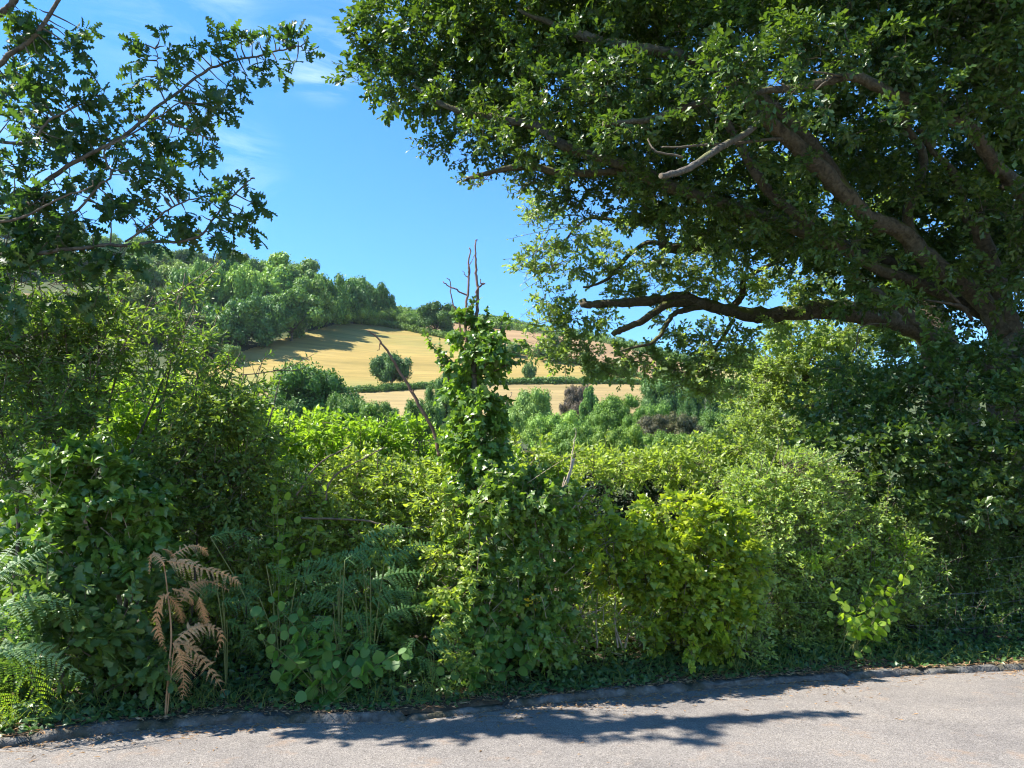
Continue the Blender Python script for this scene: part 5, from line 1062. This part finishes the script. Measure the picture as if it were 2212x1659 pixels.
# ------------------------------------------------------------------ bracken
def frond(mb, pts, width, n=17, nrm=(0, -.45, .9), droop=.25, taper=.8, m=12, curl=0, seed=0):
    """a twice-divided fern blade along a curved midrib"""
    g = rng(seed); C = catmull(pts, 10); tube(mb, C, [.005, .0018], 4)
    T = unit(np.gradient(C, axis=0)); nrm = unit(np.asarray(nrm, float))
    t = np.linspace(.04, .985, n)
    ii = t * (len(C) - 1)
    pos = np.stack([np.interp(ii, np.arange(len(C)), C[:, k]) for k in range(3)], 1)
    Tt = np.stack([np.interp(ii, np.arange(len(C)), T[:, k]) for k in range(3)], 1)
    side = unit(np.cross(Tt, nrm))
    w = width * np.minimum(1, .55 + t * 2.2) * (1 - t ** 1.6 * .97) ** taper
    gap = np.linalg.norm(np.diff(C, axis=0), axis=1).sum() / n
    PP = []; DD = []; NN = []; SS = []
    for s in (-1, 1):
        for k in range(n):
            d = unit(side[k] * s + Tt[k] * .45 + np.array([0, 0, -droop * .5])); L = w[k] * g.uniform(.72, 1.12); d = unit(d + g.normal(size=3) * .13)
            if g.uniform() < .05: continue
            mm = max(4, int(m * (L / width) ** .5)); u = np.linspace(.03, 1, mm)
            pp = pos[k] + d * (u * L)[:, None]; pp[:, 2] -= droop * g.uniform(.4, 2.0) * L * u ** 2 * (1 + curl); pp += side[k] * 0 + Tt[k] * (L * .12 * g.normal() * u ** 2)[:, None]
            nn = np.cross(d, Tt[k]) * s; nn = nn if nn[2] > 0 else -nn
            e = unit(np.cross(d, nn))
            pl_ = np.maximum((.50 * gap) * (1 - u) ** .55 * (L / width) ** .35, .004)
            for q in (-1, 1):
                PP.append(pp); DD.append(np.tile(e * q + d * .5, (mm, 1)) + g.normal(size=(mm, 3)) * .08); NN.append(np.tile(nn, (mm, 1)) + g.normal(size=(mm, 3)) * .15); SS.append(pl_)
    PP = np.vstack(PP); DD = np.vstack(DD); NN = np.vstack(NN); SS = np.concatenate(SS)
    leaves(mb, PP, DD, NN, SS, (np.array([(-.40, 0, 0), (.40, 0, 0), (.26, .8, -.03), (-.02, 1, -.06)]), np.array([(0, 1, 2, 3)])))

def bracken(base, d, fr, mat, label, group, seed, dfr=.35):
    p = WK(base[0], base[1], d); p[2] = float(verge_z(p[0], p[1]))
    r = thing('bracken_fern', p, label, 'fern', group)
    sm = MB()
    for k, f in enumerate(fr):
        pts, wpx = f[0], f[1]; mt = f[2] if len(f) > 2 else mat
        dd = dfr - .08 * (k % 3)
        Q = [WK(x, y, dd + .06 * i) for i, (x, y) in enumerate(pts)]
        mb = MB(); frond(mb, Q, (1.3 if mat != 'fern_brown' else 1.35) * wpx * Q[0][1] / F, seed=seed * 40 + k, nrm=(.1, -.75, .6), droop=.35, m=15, n=18)
        attach(mb.build('frond', M[mt]), r)
        if mat != 'fern_brown' or k == 4: tube(sm, catmull([p, (p * .5 + Q[0] * .5) + [0, 0, .1], Q[0]], 6), [.006, .004], 5)
    attach(sm.build('stems', M['stem_brown' if mat == 'fern_brown' else 'stem_green']), r); return r
FG = 'bracken ferns along the verge'
bracken((-30, 1575), .2, [([(-25, 1322), (50, 1298), (120, 1298), (197, 1327)], 62, 'fern_pale'), ([(-25, 1420), (50, 1402), (120, 1425), (193, 1475)], 52, 'fern_pale'), ([(-20, 1430), (40, 1440), (80, 1490), (102, 1545)], 55, 'hazel_lit'), ([(-30, 1490), (5, 1510), (20, 1545), (26, 1575)], 45, 'hazel_lit'),
         ([(-30, 1260), (20, 1225), (65, 1200), (108, 1178)], 38, 'fern_pale'), ([(-40, 1230), (-5, 1215), (20, 1190), (45, 1160)], 30, 'fern_pale'), ([(-50, 1360), (0, 1340), (40, 1360), (70, 1400)], 45, 'fern')], 'fern', 'sunlit green bracken arching in from the left picture edge', FG, 1, .08)
bracken((610, 1470), .55, [([(600, 1313), (640, 1335), (660, 1362), (670, 1393)], 45), ([(575, 1220), (605, 1228), (630, 1248), (645, 1275)], 34), ([(455, 1160), (490, 1150), (530, 1155), (570, 1172)], 40), ([(560, 1290), (530, 1270), (500, 1275), (480, 1300)], 32), ([(640, 1250), (680, 1240), (720, 1245), (750, 1262)], 34), ([(690, 1330), (720, 1350), (735, 1375), (745, 1410)], 30)], 'fern', 'dark teal bracken left of centre above the hazel sapling', FG, 2, .34)
bracken((800, 1480), .6, [([(800, 1262), (850, 1240), (905, 1238), (950, 1250)], 40), ([(800, 1300), (850, 1278), (890, 1278), (928, 1292)], 42), ([(830, 1215), (870, 1190), (910, 1178), (955, 1178)], 40), ([(830, 1335), (870, 1315), (910, 1312), (945, 1320)], 34), ([(760, 1290), (740, 1270), (710, 1265), (680, 1280)], 40), ([(800, 1225), (770, 1200), (735, 1195), (700, 1210)], 36), ([(800, 1350), (790, 1390), (800, 1430), (815, 1450)], 36), ([(780, 1180), (820, 1150), (860, 1140), (900, 1148)], 32)], 'fern', 'dark teal bracken with level fronds in the centre left of the ivy mound', FG, 3, .36)
bracken((730, 1500), .45, [([(720, 1300), (690, 1285), (650, 1290), (610, 1310)], 36), ([(730, 1270), (770, 1250), (810, 1255), (850, 1275)], 36), ([(720, 1340), (680, 1345), (650, 1370), (630, 1400)], 36), ([(740, 1330), (780, 1330), (820, 1345), (850, 1375)], 38), ([(735, 1230), (700, 1215), (660, 1215), (625, 1235)], 32), ([(745, 1210), (780, 1190), (815, 1188), (850, 1200)], 32), ([(760, 1390), (800, 1400), (840, 1425), (870, 1460)], 30)], 'fern', 'dark teal bracken behind the top of the hazel sapling in the centre', FG, 6, .3)
bracken((490, 1480), .5, [([(480, 1260), (510, 1245), (545, 1250), (580, 1270)], 34), ([(480, 1300), (520, 1300), (550, 1320), (575, 1355)], 34), ([(470, 1280), (445, 1270), (415, 1280), (390, 1300)], 30), ([(490, 1340), (520, 1355), (545, 1390), (560, 1425)], 30)], 'fern', 'dark green bracken just right of the dead brown bracken', FG, 7, .3)
bracken((940, 1500), .5, [([(930, 1372), (975, 1352), (1020, 1345), (1062, 1352)], 36), ([(920, 1405), (960, 1395), (1000, 1402), (1030, 1425)], 38), ([(900, 1380), (880, 1400), (870, 1430), (868, 1460)], 34), ([(960, 1440), (1000, 1430), (1040, 1440), (1070, 1465)], 30), ([(900, 1420), (930, 1440), (950, 1470), (960, 1495)], 32)], 'fern', 'low dark bracken by the kerb just right of the hazel sapling', FG, 4, .22)
bracken((360, 1556), .14, [([(372, 1390), (405, 1395), (433, 1420), (467, 1467), (493, 1513)], 30), ([(384, 1398), (392, 1430), (397, 1470), (393, 1518)], 27), ([(366, 1280), (348, 1296), (338, 1340), (345, 1375), (360, 1408)], 15), ([(364, 1287), (383, 1310), (390, 1328), (394, 1345)], 14), ([(378, 1385), (415, 1356), (445, 1352), (477, 1370), (466, 1420)], 22), ([(360, 1212), (400, 1218), (450, 1232), (495, 1245), (520, 1262)], 30), ([(352, 1186), (365, 1190), (375, 1202), (380, 1218)], 13), ([(430, 1290), (438, 1318), (446, 1340), (462, 1360)], 12), ([(372, 1272), (395, 1278), (410, 1290), (418, 1306)], 11), ([(390, 1300), (420, 1262), (455, 1258), (495, 1275)], 24), ([(370, 1200), (410, 1180), (435, 1182), (450, 1200)], 16), ([(356, 1222), (340, 1200), (326, 1200), (322, 1240)], 10)],
        'fern_brown', 'dead brown bracken with curled drooping fronds by the kerb', None, 5, .16)
o = bpy.data.objects.get('bracken_fern.006')
sm = MB(); tube(sm, catmull([WK(356, 1560, .14), WK(364, 1450, .14), WK(370, 1370, .15), WK(362, 1280, .16), WK(352, 1215, .16), WK(332, 1192, .16)], 6), [.009, .007, .004], 6); attach(sm.build('main_stem', M['stem_brown'], smooth=True), o)

# ------------------------------------------------------------------ hazel saplings with big round leaves
def hazel(base, d, tips, mat, label, seed, size=.10, extra=()):
    p = WK(base[0], base[1], d); p[2] = float(verge_z(p[0], p[1])); r = thing('hazel_sapling', p, label, 'sapling', 'hazel saplings along the verge')
    pl = Plant(seed)
    for (x, y) in tips:
        q = WK(x, y, d - .1 + pl.g.uniform(-.12, .12)); mid = (p + q) / 2 + [pl.g.normal() * .06, -.04, .06]
        pl.shoot([p + pl.g.normal(size=3) * [.05, .03, 0], mid, q], ROUND, size, 8, .005, spread=1.0, up=.5, tilt=.45, t0=.45, droop=.25)
    for (x, y) in extra:
        q = WK(x, y, d - .15); leaves(pl.L, q[None], np.array([[pl.g.normal(), -.3, -.3]]), np.array([[0, -.7, .7]]) + pl.g.normal(size=(1, 3)) * .3, size * .95, ROUND)
    finish(pl, r, mat, 'leaves', 'stems', 'stem_green'); return r
g = rng(9)
hazel((700, 1525), .3, [(570, 1330), (590, 1300), (620, 1380), (590, 1420), (640, 1440), (680, 1400), (650, 1330), (700, 1330), (750, 1360), (790, 1390), (860, 1410), (780, 1430), (720, 1440), (660, 1480), (610, 1470), (740, 1490), (690, 1510), (820, 1440), (570, 1380), (700, 1370), (760, 1460)], 'hazel', 'hazel sapling with big round leaves over the kerb left of centre', 130, .105,
      [(855, 1425), (870, 1410), (575, 1350), (560, 1310), (640, 1500), (700, 1530)])
hazel((1060, 1500), .4, [(1000, 1280), (1040, 1300), (1090, 1270), (1140, 1260), (1150, 1300), (1120, 1330), (1070, 1330), (1140, 1370), (1090, 1400), (1150, 1420), (1050, 1400), (1110, 1450), (1000, 1440), (960, 1450), (1020, 1480), (1160, 1330), (1060, 1250), (980, 1310)], 'hazel', 'hazel sapling with round leaves in front of the big ivy mound', 131, .10, [(1110, 1500), (1140, 1505), (1150, 1345)])
hazel((1840, 1440), .4, [(1800, 1270), (1880, 1260), (1930, 1240), (1965, 1230), (1950, 1265), (1920, 1270), (1820, 1300), (1860, 1300), (1880, 1330), (1940, 1310), (1900, 1350), (1840, 1350), (1930, 1340), (1800, 1330)], 'hazel_lit', 'yellow green sunlit hazel sapling below the hawthorn bush at the right', 132, .095, [(1880, 1400), (1845, 1410), (1960, 1250)])
hazel((600, 1400), .9, [(600, 1010), (590, 1060), (620, 1080), (595, 1110), (640, 1130), (700, 1060), (600, 1160), (650, 1190)], 'hazel_lit', 'upright hazel shoot with yellowish round leaves in front of the mixed hedge', 133, .095)

# yellow flower
p = WK(1152, 1297, .25); fl = thing('yellow_flower', p, 'small yellow flower above the round leaves by the ivy mound', 'flower')
mb = MB(); gg = rng(3)
pos = p + gg.normal(size=(26, 3)) * [.035, .02, .03]; leaves(mb, pos, gg.normal(size=(26, 3)), gg.normal(size=(26, 3)) + [0, -1, .5], .035, OVATE, 1.4); attach(mb.build('petals', M['yellow']), fl)
mb = MB(); q = WK(1150, 1420, .3); tube(mb, catmull([q, (p + q) / 2 + [.02, 0, 0], p], 5), [.004, .003], 4); attach(mb.build('stem', M['stem_green']), fl)

# ------------------------------------------------------------------ ground ivy, grass tufts, leaf litter (nobody could count these)
g = rng(300)
N = 19000
x = g.uniform(-7, 11, N); d = .10 + np.abs(g.normal(size=N)) * .45
k = (d < 1.6) & (g.uniform(size=N) < np.clip(.25 + .9 * (d - .12) / .3 + .35 * np.sin(x * 2.3) * np.sin(x * .9 + 1), .06, 1)); x = x[k]; d = d[k]
y = kerb_y(x) + d; z = verge_z(x, y) + g.uniform(.01, .12, len(x)) * np.clip(d * 1.6, .25, 1.6)
mb = MB(); n = len(x)
leaves(mb, np.stack([x, y, z], 1), g.normal(size=(n, 3)) * [1, 1, .3] + [0, -.4, 0], g.normal(size=(n, 3)) * .5 + [0, -.35, .9], g.uniform(.035, .07, n), IVY_LOW)
tag(mb.build('ground_ivy', M['groundivy']), 'low ivy carpeting the bank behind the kerb', 'ground cover', kind='stuff')
mb = MB(); N = 2600
x = g.uniform(-6, 10, N); cl = g.uniform(-6, 10, 90); x = np.where(g.uniform(size=N) < .7, cl[g.integers(0, 90, N)] + g.normal(size=N) * .1, x); d = .17 + np.abs(g.normal(size=N)) * .3
y = kerb_y(x) + d; n = len(x)
leaves(mb, np.stack([x, y, verge_z(x, y)], 1), g.normal(size=(n, 3)) * [.5, .4, .1] + [0, -.15, 1], g.normal(size=(n, 3)), g.uniform(.05, .18, n), BLADE, 1.2)
tag(mb.build('verge_grass', M['grass']), 'thin grass tufts along the bank behind the kerb', 'grass', kind='stuff')
mb = MB(); N = 16000
x = g.uniform(-6, 10, N); d = np.where(g.uniform(size=N) < .5, -.02 - np.abs(g.normal(size=N)) ** 1.4 * .22, .14 + np.abs(g.normal(size=N)) * .16)
far_ = g.uniform(size=N) < .02; d = np.where(far_, -g.uniform(.1, 2.5, N), d)
keep = (d > 0) | (g.uniform(size=N) < np.clip(.35 + .6 * np.sin(x * 1.7 + .5) * np.sin(x * .63 + 2), .05, 1)) ; x = x[keep]; d = d[keep]
y = kerb_y(x) + d; d = np.where(g.uniform(size=len(d)) < .22, g.uniform(.0, .1, len(d)), d); y = kerb_y(x) + d; z = np.where(d < 0, .004, np.where(d < .1, .07, verge_z(x, y) + .005)) + g.uniform(0, .012, len(x)); n = len(x)
leaves(mb, np.stack([x, y, z], 1), g.normal(size=(n, 3)) * [1, 1, .12], g.normal(size=(n, 3)) * .35 + [0, 0, 1], g.uniform(.015, .062, n), SIMPLE, g.choice([.5, 1.0]))
n2 = 1500; x = g.uniform(-6, 10, n2); d = np.where(g.uniform(size=n2) < .45, -.03 - np.abs(g.normal(size=n2)) * .15, .14 + np.abs(g.normal(size=n2)) * .14); y = kerb_y(x) + d; z = np.where(d < 0, .004, verge_z(x, y) + .008)
A = np.stack([x, y, z], 1); sticks(mb, A, A + g.normal(size=(n2, 3)) * [.07, .04, .008] + [0, 0, .006], .0018, .001, 3, .06, 9)
tag(mb.build('leaf_litter', M['litter']), 'dry brown leaves and bits of twig along the kerb', 'leaf litter', kind='stuff')

# ------------------------------------------------------------------ camera, sky, sun
hz = MB(); x0, x1, y0, y1, z0, z1 = -560., 560., -60., 690., -60., 260.
hz.add([(x0, y0, z0), (x1, y0, z0), (x1, y1, z0), (x0, y1, z0), (x0, y0, z1), (x1, y0, z1), (x1, y1, z1), (x0, y1, z1)], np.array([(0, 3, 2, 1), (4, 5, 6, 7), (0, 1, 5, 4), (1, 2, 6, 5), (2, 3, 7, 6), (3, 0, 4, 7)]))
m, nt, N = nodes('haze_air'); out = N('ShaderNodeOutputMaterial'); pv = N('ShaderNodeVolumePrincipled'); pv.inputs['Color'].default_value = (.70, .85, 1, 1); pv.inputs['Density'].default_value = HAZE
link(nt, pv.outputs[0], out.inputs['Volume'])
if HAZE: tag(hz.build('haze', m), 'faint bluish summer haze', 'haze', kind='stuff')

cam = bpy.data.cameras.new('camera'); co = bpy.data.objects.new('camera', cam); COL.objects.link(co)
cam.sensor_width = 36; cam.lens = 36 * 780 / 1024; cam.clip_end = 6000; cam.clip_start = .05
co.location = (0, 0, CAMZ); co.rotation_euler = (pi / 2 + PITCH, 0, 0); SC.camera = co

AZ, EL = radians(-93), radians(52)         # left of straight ahead
sd = np.array([sin(AZ) * cos(EL), cos(AZ) * cos(EL), sin(EL)])
sun = bpy.data.lights.new('sun', 'SUN'); so = bpy.data.objects.new('sun', sun); COL.objects.link(so)
sun.energy = 4.6; sun.angle = radians(.53); sun.color = (1, .95, .86)
from mathutils import Vector
so.rotation_euler = Vector(sd).to_track_quat('Z', 'Y').to_euler(); so.location = (-20, 15, 40)

wd = bpy.data.worlds.new('World'); SC.world = wd; wd.use_nodes = True
nt = wd.node_tree; nt.nodes.clear(); N = nt.nodes.new
out = N('ShaderNodeOutputWorld'); bg = N('ShaderNodeBackground'); bg.inputs['Strength'].default_value = .148
sky = N('ShaderNodeTexSky'); sky.sky_type = 'NISHITA'; sky.sun_disc = False; sky.sun_elevation = EL; sky.sun_rotation = AZ
sky.altitude = 1500; sky.air_density = 1.0; sky.dust_density = .1; sky.ozone_density = 1.6
tc = N('ShaderNodeTexCoord'); mp = N('ShaderNodeMapping'); mp.inputs['Scale'].default_value = (3.0, 3.0, 9.0); mp.inputs['Rotation'].default_value = (0, radians(-12), 0)
link(nt, tc.outputs['Generated'], mp.inputs[0])
nz = N('ShaderNodeTexNoise'); nz.inputs['Scale'].default_value = 2.2; nz.inputs['Detail'].default_value = 8; nz.inputs['Roughness'].default_value = .62; nz.inputs['Distortion'].default_value = .8
link(nt, mp.outputs[0], nz.inputs['Vector'])
nr = N('ShaderNodeMapRange'); nr.inputs['From Min'].default_value = .42; nr.inputs['From Max'].default_value = .8; link(nt, nz.outputs['Fac'], nr.inputs['Value'])
acc = None
for (x, y, wdeg, amt) in [(700, 125, 3.4, .42), (380, 75, 6.5, .15), (560, 80, 5, .10), (480, 365, 5, .2), (20, 310, 6, .3), (330, 380, 4, .1), (900, -300, 12, .3)]:
    dv = unit(np.array(ray(x, y)))
    dn = N('ShaderNodeVectorMath'); dn.operation = 'DOT_PRODUCT'; dn.inputs[1].default_value = dv
    nm = N('ShaderNodeVectorMath'); nm.operation = 'NORMALIZE'; link(nt, tc.outputs['Generated'], nm.inputs[0]); link(nt, nm.outputs[0], dn.inputs[0])
    mr = N('ShaderNodeMapRange'); mr.interpolation_type = 'SMOOTHSTEP'; mr.inputs['From Min'].default_value = cos(radians(wdeg)); mr.inputs['From Max'].default_value = 1.0; mr.inputs['To Max'].default_value = amt
    link(nt, dn.outputs['Value'], mr.inputs['Value'])
    if acc is None: acc = mr.outputs[0]
    else:
        ad = N('ShaderNodeMath'); ad.operation = 'ADD'; link(nt, acc, ad.inputs[0]); link(nt, mr.outputs[0], ad.inputs[1]); acc = ad.outputs[0]
ml = N('ShaderNodeMath'); ml.operation = 'MULTIPLY'; ml.use_clamp = True; link(nt, acc, ml.inputs[0]); link(nt, nr.outputs[0], ml.inputs[1])
mx = N('ShaderNodeMix'); mx.data_type = 'RGBA'; link(nt, ml.outputs[0], mx.inputs[0]); hs = N('ShaderNodeHueSaturation'); hs.inputs['Saturation'].default_value = 1.3; link(nt, sky.outputs[0], hs.inputs['Color']); hs.inputs['Value'].default_value = .77; link(nt, hs.outputs[0], mx.inputs[6]); mx.inputs[7].default_value = (4.6, 5.0, 5.4, 1)
link(nt, mx.outputs[2], bg.inputs['Color']); link(nt, bg.outputs[0], out.inputs['Surface'])

SC.view_settings.view_transform = 'Standard'; SC.view_settings.look = 'None'; SC.view_settings.exposure = 1.72; SC.view_settings.gamma = 1
SC.cycles.use_denoising = True
SC.cycles.filter_width = 1.15
SC.cycles.max_bounces = 8; SC.cycles.diffuse_bounces = 5; SC.cycles.transmission_bounces = 6; SC.cycles.glossy_bounces = 2
SC.cycles.caustics_reflective = False; SC.cycles.caustics_refractive = False
SC.cycles.sample_clamp_indirect = 6
